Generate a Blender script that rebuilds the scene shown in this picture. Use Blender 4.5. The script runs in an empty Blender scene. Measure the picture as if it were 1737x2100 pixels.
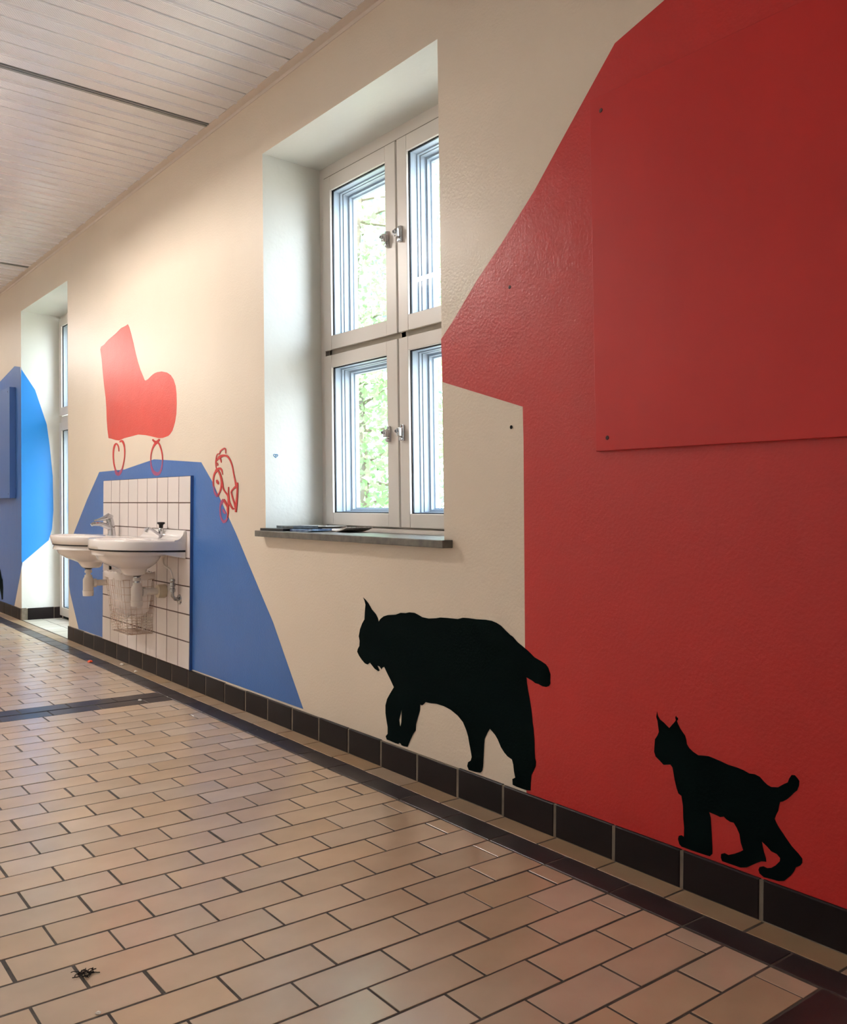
import bpy, bmesh, math, random
from mathutils import Vector, Matrix
from mathutils.geometry import tessellate_polygon

C = bpy.context.scene.collection
random.seed(7)

# ------------------------------------------------------------------ camera
cd = bpy.data.cameras.new('camera')
cam = bpy.data.objects.new('camera', cd); C.objects.link(cam)
cd.sensor_fit = 'HORIZONTAL'; cd.sensor_width = 36.0
cd.lens = 1819.85 / 1737.0 * 36.0
cd.clip_start = 0.02; cd.clip_end = 300
R_ = Vector((0.78829608, -0.61524002, 0.00830658))
U_ = Vector((-0.00400933, 0.00836371, 0.99995699))
F_ = Vector((0.61528303, 0.78829548, -0.00412638))
cam.matrix_world = Matrix(((R_[0], U_[0], -F_[0], -2.16351), (R_[1], U_[1], -F_[1], 0.0), (R_[2], U_[2], -F_[2], 1.08512), (0, 0, 0, 1)))
bpy.context.scene.camera = cam

# ------------------------------------------------------------------ sky and exposure
sc = bpy.context.scene
sc.view_settings.view_transform = 'Standard'
sc.view_settings.look = 'None'
sc.view_settings.gamma = 1.0
sc.view_settings.use_curve_mapping = False
sc.view_settings.exposure = 1.04
sc.cycles.use_denoising = True
sc.cycles.max_bounces = 10
sc.cycles.diffuse_bounces = 6
sc.cycles.transparent_max_bounces = 16
sc.cycles.sample_clamp_indirect = 8.0
SKY = 6.6
world = bpy.data.worlds.new('overcast_sky'); sc.world = world; world.use_nodes = True
bg = world.node_tree.nodes['Background']
bg.inputs['Color'].default_value = (0.82, 0.91, 1.0, 1); bg.inputs['Strength'].default_value = SKY

LAMP_TUBE = 152.0          # emission of the fluorescent tubes
LAMP_COL = (1.0, 0.945, 0.88)

def portal(y0, y1, z0, z1, x=0.60):
    l = bpy.data.lights.new('daylight_portal', 'AREA'); l.shape = 'RECTANGLE'
    l.size = y1 - y0; l.size_y = z1 - z0; l.cycles.is_portal = True
    o = bpy.data.objects.new('daylight_portal', l); C.objects.link(o)
    o.location = (x, (y0 + y1) / 2, (z0 + z1) / 2)
    o.rotation_euler = (math.radians(90), 0, math.radians(90))     # faces into the corridor
    return o
sun = bpy.data.lights.new('sun', 'SUN'); sun.energy = 14.0; sun.angle = math.radians(3); sun.color = (1.0, .97, .90)
so = bpy.data.objects.new('sun', sun); C.objects.link(so)
so.rotation_euler = Vector((.40, .22, -1.0)).normalized().to_track_quat('-Z', 'Y').to_euler()
portal(2.60, 4.16, 0.97, 2.95); portal(7.4, 9.05, 0.0, 2.95); portal(-2.2, -0.7, 0.97, 2.95)

K = 0.035                       # the old wall leans a little along the corridor
def S(y, z): return y + K * (z - 1.085)
CEIL = 3.245

# ------------------------------------------------------------------ materials
def lin(r, g, b):
    f = lambda c: c / 12.92 if c <= 0.04045 else ((c + 0.055) / 1.055) ** 2.4
    return (f(r / 255), f(g / 255), f(b / 255), 1)
def mat(name, col, rough=0.5, metal=0.0, spec=0.5, var=0.0, vscale=3.0, bump=0.0, bscale=80.0, bump2=0.0, b2scale=9.0, coat=0.0, rand=0.0, alpha=1.0, trans=0.0, col2=None, stain=None):
    m = bpy.data.materials.new(name); m.use_nodes = True
    nt = m.node_tree; N = nt.nodes; L = nt.links
    p = N['Principled BSDF']
    p.inputs['Roughness'].default_value = rough; p.inputs['Metallic'].default_value = metal
    p.inputs['Specular IOR Level'].default_value = spec
    p.inputs['Base Color'].default_value = col
    if coat: p.inputs['Coat Weight'].default_value = coat; p.inputs['Coat Roughness'].default_value = 0.12
    tc = N.new('ShaderNodeTexCoord')
    cur = None
    if var or col2:
        n = N.new('ShaderNodeTexNoise'); n.inputs['Scale'].default_value = vscale; n.inputs['Detail'].default_value = 5
        L.new(tc.outputs['Object'], n.inputs['Vector'])
        r = N.new('ShaderNodeValToRGB')
        c2 = col2 if col2 else tuple(max(0, c * (1 - var)) for c in col[:3]) + (1,)
        c1 = col if col2 else tuple(min(1, c * (1 + var * .5)) for c in col[:3]) + (1,)
        r.color_ramp.elements[0].position = .32; r.color_ramp.elements[1].position = .68
        r.color_ramp.elements[0].color = c2; r.color_ramp.elements[1].color = c1
        L.new(n.outputs['Fac'], r.inputs['Fac']); cur = r.outputs['Color']
    if rand:
        oi = N.new('ShaderNodeObjectInfo'); mr = N.new('ShaderNodeMapRange')
        mr.inputs['To Min'].default_value = 1 - rand; mr.inputs['To Max'].default_value = 1 + rand * .6
        L.new(oi.outputs['Random'], mr.inputs['Value'])
        hs = N.new('ShaderNodeHueSaturation')
        if cur: L.new(cur, hs.inputs['Color'])
        else: hs.inputs['Color'].default_value = col
        L.new(mr.outputs['Result'], hs.inputs['Value'])
        m2 = N.new('ShaderNodeMath'); m2.operation = 'MULTIPLY_ADD'; m2.inputs[1].default_value = 7.31; m2.inputs[2].default_value = 0
        fr = N.new('ShaderNodeMath'); fr.operation = 'FRACT'
        L.new(oi.outputs['Random'], m2.inputs[0]); L.new(m2.outputs[0], fr.inputs[0])
        mr2 = N.new('ShaderNodeMapRange'); mr2.inputs['To Min'].default_value = 0.82; mr2.inputs['To Max'].default_value = 1.08
        L.new(fr.outputs[0], mr2.inputs['Value']); L.new(mr2.outputs['Result'], hs.inputs['Saturation'])
        cur = hs.outputs['Color']
    if cur: L.new(cur, p.inputs['Base Color'])
    if bump or bump2:
        prev = None
        for st, s, dist in ((bump2, b2scale, .02), (bump, bscale, .002)):
            if not st: continue
            n = N.new('ShaderNodeTexNoise'); n.inputs['Scale'].default_value = s; n.inputs['Detail'].default_value = 3
            L.new(tc.outputs['Object'], n.inputs['Vector'])
            b = N.new('ShaderNodeBump'); b.inputs['Strength'].default_value = st; b.inputs['Distance'].default_value = dist
            L.new(n.outputs['Fac'], b.inputs['Height'])
            if prev: L.new(prev, b.inputs['Normal'])
            prev = b.outputs['Normal']
        L.new(prev, p.inputs['Normal'])
    if trans: p.inputs['Transmission Weight'].default_value = trans
    return m
M = {}
WALLKW = dict(rough=.34, spec=.42, bump=.6, bscale=95, bump2=.10, b2scale=7)
M['cream'] = mat('cream_gloss_paint', lin(224, 210, 192), var=.04, vscale=1.3, **WALLKW)
M['reveal'] = mat('white_reveal_paint', lin(218, 218, 212), rough=.4, bump=.3, bscale=60, bump2=.15, b2scale=8)
M['red'] = mat('red_wall_paint', lin(192, 42, 40), var=.06, vscale=1.5, **WALLKW)
M['board_red'] = mat('red_board_paint', lin(194, 42, 40), rough=.42, spec=.35, var=.08, vscale=2.2, bump=.08, bscale=160)
M['blue'] = mat('blue_wall_paint', lin(62, 108, 176), var=.03, vscale=1.5, **WALLKW)
M['daylit_blue'] = mat('daylit_blue_paint', lin(20, 132, 216), rough=.45, bump=.2, bscale=60)  # the wall blue again, with daylight on the niche side painted into its colour
M['board_blue'] = mat('blue_board_paint', lin(66, 104, 166), rough=.5)
M['black'] = mat('black_wall_paint', (0.002, 0.006, 0.006, 1), rough=.7, spec=.02, bump=.3, bscale=110)
M['boot_red'] = mat('light_red_paint', lin(206, 70, 60), var=.05, vscale=4, **WALLKW)
M['line_red'] = mat('red_brush_paint', lin(190, 44, 42), rough=.4)
M['line_faded'] = mat('thin_red_over_blue', lin(176, 66, 96), rough=.4, col2=lin(140, 72, 130), vscale=90)
M['ink_blue'] = mat('blue_felt_pen', lin(30, 140, 190), rough=.6)
M['floor_tile'] = mat('beige_quarry_tile', lin(203, 176, 149), rough=.23, spec=.95, var=.07, vscale=6, bump=.03, bscale=300, rand=.10)
M['strip_tile'] = mat('ochre_quarry_tile', lin(170, 143, 114), rough=.36, var=.08, vscale=6, rand=.08, bump=.05, bscale=300)
M['dark_tile'] = mat('dark_brown_quarry_tile', lin(54, 44, 46), rough=.3, var=.15, vscale=7, rand=.12, bump=.06, bscale=250)
M['base_tile'] = mat('dark_baseboard_tile', lin(32, 24, 25), rough=.45, spec=.18, var=.2, vscale=7, rand=.14, bump=.08, bscale=200)
M['niche_tile'] = mat('pale_niche_tile', lin(214, 208, 198), rough=.4, rand=.05)
M['grout'] = mat('grey_floor_grout', lin(84, 76, 69), rough=.9, var=.35, vscale=20, bump=.3, bscale=200)
M['light_grout'] = mat('light_grout', lin(122, 111, 97), rough=.85, var=.2, vscale=30)
M['joint'] = mat('black_expansion_joint', lin(24, 22, 22), rough=.8)
M['white_tile'] = mat('white_glazed_tile', lin(226, 216, 212), rough=.1, spec=.55, rand=.03, bump2=.04, b2scale=6)
M['tile_grout'] = mat('brown_tile_grout', lin(88, 66, 57), rough=.9, var=.3, vscale=12)
M['ceramic'] = mat('white_sanitary_ceramic', lin(232, 226, 222), rough=.08, spec=.6, coat=.3)
M['seal'] = mat('black_sealant', lin(22, 20, 20), rough=.7)
M['chrome'] = mat('chrome', (.56, .56, .58, 1), rough=.08, metal=1)
M['dull_chrome'] = mat('tarnished_chrome', (.42, .42, .42, 1), rough=.25, metal=1, var=.3, vscale=60)
M['black_plastic'] = mat('black_plastic', lin(18, 18, 19), rough=.4)
M['pvc'] = mat('white_plastic', lin(222, 214, 206), rough=.35)
M['pvc_old'] = mat('yellowed_plastic', lin(204, 192, 168), rough=.4)
M['wire'] = mat('coated_wire_with_rust', lin(226, 218, 208), rough=.5, col2=lin(160, 120, 90), vscale=9)
M['frame'] = mat('cream_window_paint', lin(218, 211, 204), rough=.3, spec=.5)
M['frame_out'] = mat('skylit_outer_frame', lin(158, 172, 188), rough=.35)  # bluish sky light put into the white frame's colour
M['gasket'] = mat('dark_glazing_gasket', lin(16, 22, 34), rough=.5)
M['shadow_gap'] = mat('painted_gap_shadow', lin(122, 115, 102), rough=.6)
M['transom'] = mat('transom_paint', lin(206, 198, 184), rough=.5)
M['sill'] = mat('grey_stone_sill', lin(104, 100, 92), rough=.45, var=.35, vscale=28, bump=.2, bscale=120)
M['plaster_out'] = mat('white_render', lin(222, 222, 220), rough=.8)
M['brick'] = mat('pale_red_brick', lin(176, 120, 102), rough=.85, var=.2, vscale=25, rand=.12, bump=.3, bscale=90)
M['mortar'] = mat('lime_mortar', lin(196, 190, 182), rough=.9)
M['trim'] = mat('cream_ceiling_trim', lin(222, 210, 200), rough=.5)
M['track'] = mat('grey_metal_track', lin(150, 152, 152), rough=.45, metal=.2)
M['dark'] = mat('dark_void', lin(20, 20, 20), rough=.9)
M['lamp_white'] = mat('white_enamel', lin(230, 228, 222), rough=.4)
M['bark'] = mat('grey_bark', lin(110, 98, 84), rough=.9, var=.3, vscale=12, bump=.5, bscale=40)
M['grass'] = mat('gravel_ground', lin(172, 166, 156), rough=.9, var=.3, vscale=3)
M['orange'] = mat('orange_scrap', lin(232, 84, 40), rough=.5)
M['scrap'] = mat('white_scrap', lin(226, 218, 206), rough=.7)
M['lint'] = mat('dark_lint', lin(38, 30, 24), rough=.95)
M['paper_white'] = mat('white_paper', lin(224, 224, 224), rough=.5)
M['paper_dark'] = mat('dark_printed_cover', lin(26, 28, 34), rough=.3)
M['paper_grey'] = mat('grey_printed_cover', lin(96, 104, 108), rough=.35, var=.4, vscale=40)
M['paper_blue'] = mat('blue_printed_cover', lin(40, 62, 110), rough=.3, col2=lin(150, 176, 206), vscale=30)
M['paper_print'] = mat('speckled_printed_sheet', lin(226, 220, 214), rough=.45, col2=lin(150, 128, 116), vscale=110)

def ceiling_material():
    m = mat('white_perforated_metal', lin(244, 243, 247), rough=.25, spec=.5)
    nt = m.node_tree; N = nt.nodes; L = nt.links; p = N['Principled BSDF']
    tc = N.new('ShaderNodeTexCoord'); sx = N.new('ShaderNodeSeparateXYZ'); L.new(tc.outputs['Object'], sx.inputs[0])
    d = []
    for ax in ('X', 'Y'):
        mu = N.new('ShaderNodeMath'); mu.operation = 'MULTIPLY'; mu.inputs[1].default_value = 1 / .0062; L.new(sx.outputs[ax], mu.inputs[0])
        fr = N.new('ShaderNodeMath'); fr.operation = 'FRACT'; L.new(mu.outputs[0], fr.inputs[0])
        su = N.new('ShaderNodeMath'); su.operation = 'SUBTRACT'; su.inputs[1].default_value = .5; L.new(fr.outputs[0], su.inputs[0])
        sq = N.new('ShaderNodeMath'); sq.operation = 'POWER'; sq.inputs[1].default_value = 2; L.new(su.outputs[0], sq.inputs[0]); d.append(sq)
    ad = N.new('ShaderNodeMath'); ad.operation = 'ADD'; L.new(d[0].outputs[0], ad.inputs[0]); L.new(d[1].outputs[0], ad.inputs[1])
    lt = N.new('ShaderNodeMath'); lt.operation = 'LESS_THAN'; lt.inputs[1].default_value = .22 ** 2; L.new(ad.outputs[0], lt.inputs[0])
    # the ribs in the middle and the edges of each panel are not perforated
    at = N.new('ShaderNodeMath'); at.operation = 'ABSOLUTE'; L.new(sx.outputs['Y'], at.inputs[0])
    g1 = N.new('ShaderNodeMath'); g1.operation = 'GREATER_THAN'; g1.inputs[1].default_value = .018; L.new(at.outputs[0], g1.inputs[0])
    g2 = N.new('ShaderNodeMath'); g2.operation = 'LESS_THAN'; g2.inputs[1].default_value = .104; L.new(at.outputs[0], g2.inputs[0])
    m1 = N.new('ShaderNodeMath'); m1.operation = 'MULTIPLY'; L.new(g1.outputs[0], m1.inputs[0]); L.new(g2.outputs[0], m1.inputs[1])
    m2 = N.new('ShaderNodeMath'); m2.operation = 'MULTIPLY'; L.new(m1.outputs[0], m2.inputs[0]); L.new(lt.outputs[0], m2.inputs[1])
    mx = N.new('ShaderNodeMix'); mx.data_type = 'RGBA'
    mx.inputs['A'].default_value = lin(244, 243, 247); mx.inputs['B'].default_value = lin(140, 130, 126)
    L.new(m2.outputs[0], mx.inputs['Factor']); L.new(mx.outputs['Result'], p.inputs['Base Color'])
    return m
M['ceiling'] = ceiling_material()

def glass_material():
    m = bpy.data.materials.new('window_glass'); m.use_nodes = True
    nt = m.node_tree; N = nt.nodes; L = nt.links
    for n in list(N): N.remove(n)
    out = N.new('ShaderNodeOutputMaterial'); mix = N.new('ShaderNodeMixShader')
    tr = N.new('ShaderNodeBsdfTransparent'); tr.inputs['Color'].default_value = (.98, .99, .99, 1)
    gl = N.new('ShaderNodeBsdfGlossy'); gl.inputs['Roughness'].default_value = .0
    ge = N.new('ShaderNodeNewGeometry'); dt = N.new('ShaderNodeVectorMath'); dt.operation = 'DOT_PRODUCT'
    L.new(ge.outputs['Normal'], dt.inputs[0]); L.new(ge.outputs['Incoming'], dt.inputs[1])
    ab = N.new('ShaderNodeMath'); ab.operation = 'ABSOLUTE'; L.new(dt.outputs['Value'], ab.inputs[0])
    su = N.new('ShaderNodeMath'); su.operation = 'SUBTRACT'; su.inputs[0].default_value = 1.0; L.new(ab.outputs[0], su.inputs[1])
    pw = N.new('ShaderNodeMath'); pw.operation = 'POWER'; pw.inputs[1].default_value = 5; L.new(su.outputs[0], pw.inputs[0])
    fr = N.new('ShaderNodeMath'); fr.operation = 'MULTIPLY_ADD'; fr.inputs[1].default_value = .96; fr.inputs[2].default_value = .04; L.new(pw.outputs[0], fr.inputs[0])
    L.new(fr.outputs[0], mix.inputs[0]); L.new(tr.outputs[0], mix.inputs[1]); L.new(gl.outputs[0], mix.inputs[2]); L.new(mix.outputs[0], out.inputs['Surface'])
    return m
M['glass'] = glass_material()
def sheer(name, col, opac, rough):
    m = bpy.data.materials.new(name); m.use_nodes = True
    nt = m.node_tree; N = nt.nodes; L = nt.links
    p = N['Principled BSDF']; p.inputs['Base Color'].default_value = col; p.inputs['Roughness'].default_value = rough
    tl = N.new('ShaderNodeBsdfTranslucent'); tl.inputs['Color'].default_value = col
    tr = N.new('ShaderNodeBsdfTransparent')
    a = N.new('ShaderNodeMixShader'); a.inputs[0].default_value = .4
    b = N.new('ShaderNodeMixShader'); b.inputs[0].default_value = opac
    L.new(p.outputs[0], a.inputs[1]); L.new(tl.outputs[0], a.inputs[2])
    L.new(tr.outputs[0], b.inputs[1]); L.new(a.outputs[0], b.inputs[2])
    L.new(b.outputs[0], N['Material Output'].inputs['Surface'])
    return m
M['bag'] = sheer('white_plastic_film', lin(242, 236, 233), .86, .25)
def leafmat(name, c):
    m = bpy.data.materials.new(name); m.use_nodes = True
    nt = m.node_tree; N = nt.nodes; L = nt.links
    p = N['Principled BSDF']; p.inputs['Roughness'].default_value = .5
    tl = N.new('ShaderNodeBsdfTranslucent'); a = N.new('ShaderNodeMixShader'); a.inputs[0].default_value = .5
    tc = N.new('ShaderNodeTexCoord'); n = N.new('ShaderNodeTexNoise'); n.inputs['Scale'].default_value = 1.7
    r = N.new('ShaderNodeValToRGB'); r.color_ramp.elements[0].position = .35; r.color_ramp.elements[1].position = .65
    r.color_ramp.elements[0].color = c; r.color_ramp.elements[1].color = tuple(min(1, v * 1.5) for v in c[:3]) + (1,)
    L.new(tc.outputs['Object'], n.inputs['Vector']); L.new(n.outputs['Fac'], r.inputs['Fac'])
    L.new(r.outputs[0], p.inputs['Base Color']); L.new(r.outputs[0], tl.inputs['Color'])
    L.new(p.outputs[0], a.inputs[1]); L.new(tl.outputs[0], a.inputs[2]); L.new(a.outputs[0], N['Material Output'].inputs['Surface'])
    return m
M['leaf'] = leafmat('maple_leaf_green', lin(124, 162, 108)); M['leaf2'] = leafmat('blue_green_leaf', lin(116, 157, 130))
def emit(name, col, s):
    m = bpy.data.materials.new(name); m.use_nodes = True
    nt = m.node_tree; N = nt.nodes; N.remove(N['Principled BSDF'])
    e = N.new('ShaderNodeEmission'); e.inputs['Color'].default_value = col + (1,); e.inputs['Strength'].default_value = s
    nt.links.new(e.outputs[0], N['Material Output'].inputs['Surface']); return m
M['tube'] = emit('lit_fluorescent_tube', LAMP_COL, LAMP_TUBE)

# ------------------------------------------------------------------ mesh helpers (world coordinates)
class MB:
    def __init__(s): s.v = []; s.f = []
    def add(s, vs, fs):
        n = len(s.v); s.v += [tuple(p) for p in vs]; s.f += [tuple(i + n for i in f) for f in fs]; return s
    def box(s, x0, x1, y0, y1, z0, z1, lean=False):
        vs = [(x, y, z) for x in (x0, x1) for y in (y0, y1) for z in (z0, z1)]
        if lean: vs = [(x, S(y, z), z) for x, y, z in vs]
        return s.add(vs, [(0, 1, 3, 2), (4, 6, 7, 5), (0, 4, 5, 1), (2, 3, 7, 6), (0, 2, 6, 4), (1, 5, 7, 3)])
    def cbox(s, x0, x1, y0, y1, z0, z1, c=.004, ax='-x'):
        # box with the face on one side chamfered all round
        if ax == '-x': a, b, e = (x1, x0 + c, x0), (y0, y1), (z0, z1)
        elif ax == '+z': a, b, e = (z0, z1 - c, z1), (x0, x1), (y0, y1)
        elif ax == '-y': a, b, e = (y1, y0 + c, y0), (x0, x1), (z0, z1)
        else: raise ValueError
        def P(h, p, q):
            return {'-x': (h, p, q), '+z': (p, q, h), '-y': (p, h, q)}[ax]
        vs = []
        for i, h in enumerate(a):
            k = c if i == 2 else 0
            vs += [P(h, b[0] + k, e[0] + k), P(h, b[1] - k, e[0] + k), P(h, b[1] - k, e[1] - k), P(h, b[0] + k, e[1] - k)]
        fs = []
        for i in (0, 4):
            for j in range(4): fs.append((i + j, i + (j + 1) % 4, i + 4 + (j + 1) % 4, i + 4 + j))
        fs += [(8, 9, 10, 11), (3, 2, 1, 0)]
        return s.add(vs, fs)
    def rings(s, rings, cap0=True, cap1=True):
        n = len(rings[0]); o = len(s.v)
        for r in rings: s.v += [tuple(p) for p in r]
        for k in range(len(rings) - 1):
            for j in range(n):
                a = o + k * n; s.f.append((a + j, a + (j + 1) % n, a + n + (j + 1) % n, a + n + j))
        if cap0: s.f.append(tuple(o + j for j in range(n - 1, -1, -1)))
        if cap1: s.f.append(tuple(o + (len(rings) - 1) * n + j for j in range(n)))
        return s
    def tube(s, pts, r, n=10):
        pts = [Vector(p) for p in pts]; rs = r if isinstance(r, (list, tuple)) else [r] * len(pts)
        rings = []; up = None
        for i, p in enumerate(pts):
            t = (pts[min(i + 1, len(pts) - 1)] - pts[max(i - 1, 0)]).normalized()
            if up is None:
                up = Vector((0, 0, 1)) if abs(t.z) < .9 else Vector((0, 1, 0))
            a = t.cross(up)
            if a.length < 1e-4: a = t.cross(Vector((1, .2, 0)))
            a.normalize(); b = a.cross(t).normalized(); up = b
            rings.append([p + (a * math.cos(q) + b * math.sin(q)) * rs[i] for q in (2 * math.pi * j / n for j in range(n))])
        return s.rings(rings)
    def lathe(s, prof, c, axis='z', n=24):
        rings = []
        for h, r in prof:
            ring = []
            for j in range(n):
                q = 2 * math.pi * j / n; u, w = r * math.cos(q), r * math.sin(q)
                ring.append({'z': (c[0] + u, c[1] + w, c[2] + h), 'x': (c[0] + h, c[1] + w, c[2] + u), 'y': (c[0] + u, c[1] + h, c[2] + w)}[axis])
            rings.append(ring)
        return s.rings(rings)
    def poly(s, loops, x, t):
        # flat painted patch on the wall: (y, z) loops, face at x - t, edges back to x
        vs3 = [[Vector((p[0], p[1], 0)) for p in l] for l in loops]
        tris = tessellate_polygon(vs3); flat = [p for l in loops for p in l]
        o = len(s.v)
        s.v += [(x - t, p[0], p[1]) for p in flat] + [(x, p[0], p[1]) for p in flat]
        n = len(flat)
        for a, b, c in tris: s.f.append((o + a, o + b, o + c))
        k = 0
        for l in loops:
            for j in range(len(l)):
                a, b = k + j, k + (j + 1) % len(l); s.f.append((o + a, o + b, o + n + b, o + n + a))
            k += len(l)
        return s
    def ribbon(s, st, x, t):
        n = len(st); o = len(s.v)
        for yl, zl, yr, zr in st: s.v += [(x - t, yl, zl), (x - t, yr, zr), (x, yl, zl), (x, yr, zr)]
        for i in range(n - 1):
            a, b = o + 4 * i, o + 4 * i + 4
            s.f += [(a, a + 1, b + 1, b), (a, b, b + 2, a + 2), (a + 1, a + 3, b + 3, b + 1)]
        s.f += [(o, o + 2, o + 3, o + 1), (o + 4 * n - 4, o + 4 * n - 3, o + 4 * n - 1, o + 4 * n - 2)]
        return s
    def build(s, name, m, parent=None, smooth=False, bevel=0, origin=None, angle=40):
        if origin is None:
            if parent is not None: origin = Vector((0, 0, 0))
            else:
                xs, ys, zs = zip(*s.v)
                origin = Vector(((min(xs) + max(xs)) / 2, (min(ys) + max(ys)) / 2, min(zs)))
        off = Vector(wpos(parent)) + Vector(origin) if parent is not None else Vector(origin)
        me = bpy.data.meshes.new(name); me.from_pydata([tuple(Vector(p) - off) for p in s.v], [], s.f)
        me.materials.append(m)
        bm = bmesh.new(); bm.from_mesh(me); bmesh.ops.recalc_face_normals(bm, faces=bm.faces)
        if bevel:
            bmesh.ops.bevel(bm, geom=[e for e in bm.edges if e.is_manifold and e.calc_face_angle(0) > .5], offset=bevel, segments=2, affect='EDGES', profile=.5)
        bm.to_mesh(me); bm.free()
        if smooth:
            me.shade_smooth() if hasattr(me, 'shade_smooth') else None
            try: me.set_sharp_from_angle(angle=math.radians(angle))
            except Exception: pass
        o = bpy.data.objects.new(name, me); C.objects.link(o); o.location = origin
        if parent is not None: o.parent = parent
        return o
def wpos(o):
    p = Vector((0, 0, 0))
    while o is not None: p += Vector(o.location); o = o.parent
    return p
def tag(o, label=None, cat=None, group=None, kind=None):
    if label: o['label'] = label
    if cat: o['category'] = cat
    if group: o['group'] = group
    if kind: o['kind'] = kind
    return o
def empty(name, loc, label=None, cat=None, group=None, kind=None, parent=None):
    o = bpy.data.objects.new(name, None); C.objects.link(o); o.location = loc; o.empty_display_size = .1
    if parent is not None: o.parent = parent
    return tag(o, label, cat, group, kind)
def inst(name, me, loc, parent):
    o = bpy.data.objects.new(name, me); C.objects.link(o); o.location = loc; o.parent = parent; return o
def copy_tree(o, parent=None):
    c = o.copy(); C.objects.link(c); c.parent = parent
    for ch in list(o.children): copy_tree(ch, c)
    return c

# outlines measured on the wall plane: (y along the corridor, z height) in metres
LYNX = [(3.1892,0.6968),(3.1713,0.6889),(3.1494,0.6752),(3.1218,0.6501),(3.0946,0.6351),(3.0781,0.6186),(3.0722,0.6028),(3.0591,0.6168),(3.0358,0.63),(3.0081,0.6382),(2.9489,0.6463),(2.916,0.657),(2.8825,0.6592),(2.8565,0.6649),(2.8222,0.6661),(2.7967,0.6604),(2.7714,0.6537),(2.7302,0.6528),(2.6817,0.6593),(2.6579,0.6643),(2.611,0.6671),(2.5538,0.6691),(2.5239,0.677),(2.4908,0.6789),(2.4473,0.6791),(2.3978,0.6824),(2.3666,0.6819),(2.3392,0.6774),(2.3155,0.6693),(2.2919,0.655),(2.2687,0.6426),(2.2555,0.6383),(2.2327,0.6221),(2.2101,0.6124),(2.1784,0.5977),(2.1471,0.5798),(2.1164,0.5718),(2.0952,0.5644),(2.0831,0.554),(2.077,0.5419),(2.0728,0.5339),(2.0737,0.5121),(2.0724,0.5037),(2.0782,0.4941),(2.0913,0.4885),(2.1093,0.4882),(2.1276,0.4926),(2.1429,0.4932),(2.1584,0.4996),(2.1741,0.5033),(2.186,0.5068),(2.1832,0.4859),(2.1767,0.4603),(2.1682,0.4307),(2.1622,0.4052),(2.157,0.3796),(2.1548,0.3579),(2.149,0.3326),(2.1454,0.2981),(2.1431,0.2589),(2.1416,0.2372),(2.1366,0.2274),(2.1376,0.2117),(2.1484,0.1915),(2.1575,0.1761),(2.1603,0.1489),(2.1612,0.1221),(2.1787,0.1185),(2.204,0.1178),(2.2296,0.1181),(2.249,0.12),(2.2506,0.14),(2.2364,0.148),(2.2431,0.1689),(2.2467,0.1907),(2.2534,0.2073),(2.2764,0.2134),(2.2931,0.2234),(2.31,0.238),(2.3271,0.262),(2.3409,0.2753),(2.3581,0.2857),(2.3699,0.2926),(2.3822,0.2761),(2.3979,0.2494),(2.4004,0.2254),(2.4033,0.1824),(2.405,0.1491),(2.4104,0.129),(2.4202,0.121),(2.4473,0.1178),(2.4835,0.1163),(2.4924,0.1286),(2.4875,0.1442),(2.473,0.1533),(2.4674,0.1679),(2.4735,0.1905),(2.4811,0.2128),(2.4887,0.24),(2.5,0.2617),(2.5188,0.2869),(2.549,0.3054),(2.591,0.3196),(2.6298,0.3258),(2.6773,0.3272),(2.7095,0.323),(2.7462,0.3215),(2.7585,0.3107),(2.7684,0.3048),(2.7818,0.3065),(2.7831,0.2816),(2.7994,0.2425),(2.8076,0.2202),(2.809,0.1967),(2.8241,0.1807),(2.8367,0.1625),(2.8493,0.1416),(2.862,0.1195),(2.8838,0.1169),(2.9014,0.1173),(2.9086,0.1236),(2.9175,0.1244),(2.9237,0.1178),(2.9461,0.1172),(2.9824,0.1186),(3.0055,0.1191),(3.013,0.131),(2.9993,0.1446),(2.9997,0.1715),(3.0094,0.202),(3.0162,0.2277),(3.0167,0.2601),(3.0051,0.2891),(2.9852,0.3141),(2.9583,0.3454),(2.9814,0.3711),(3.0047,0.3944),(3.0282,0.4195),(3.044,0.4128),(3.0468,0.4059),(3.061,0.4158),(3.0781,0.4177),(3.0627,0.3992),(3.0702,0.3948),(3.097,0.4007),(3.1184,0.413),(3.1331,0.4219),(3.1525,0.4114),(3.1723,0.4136),(3.1974,0.4268),(3.2177,0.4409),(3.232,0.4559),(3.2282,0.4677),(3.2152,0.4835),(3.2136,0.5062),(3.2209,0.525),(3.2113,0.5571),(3.1946,0.5842),(3.178,0.6028),(3.1754,0.6338),(3.171,0.6677),(3.1791,0.6848)]
LYNX_HOLE = [(2.9026,0.2664),(2.912,0.2419),(2.9206,0.2191),(2.9158,0.1962),(2.9104,0.192),(2.9045,0.2116),(2.9039,0.2329)]
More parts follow.
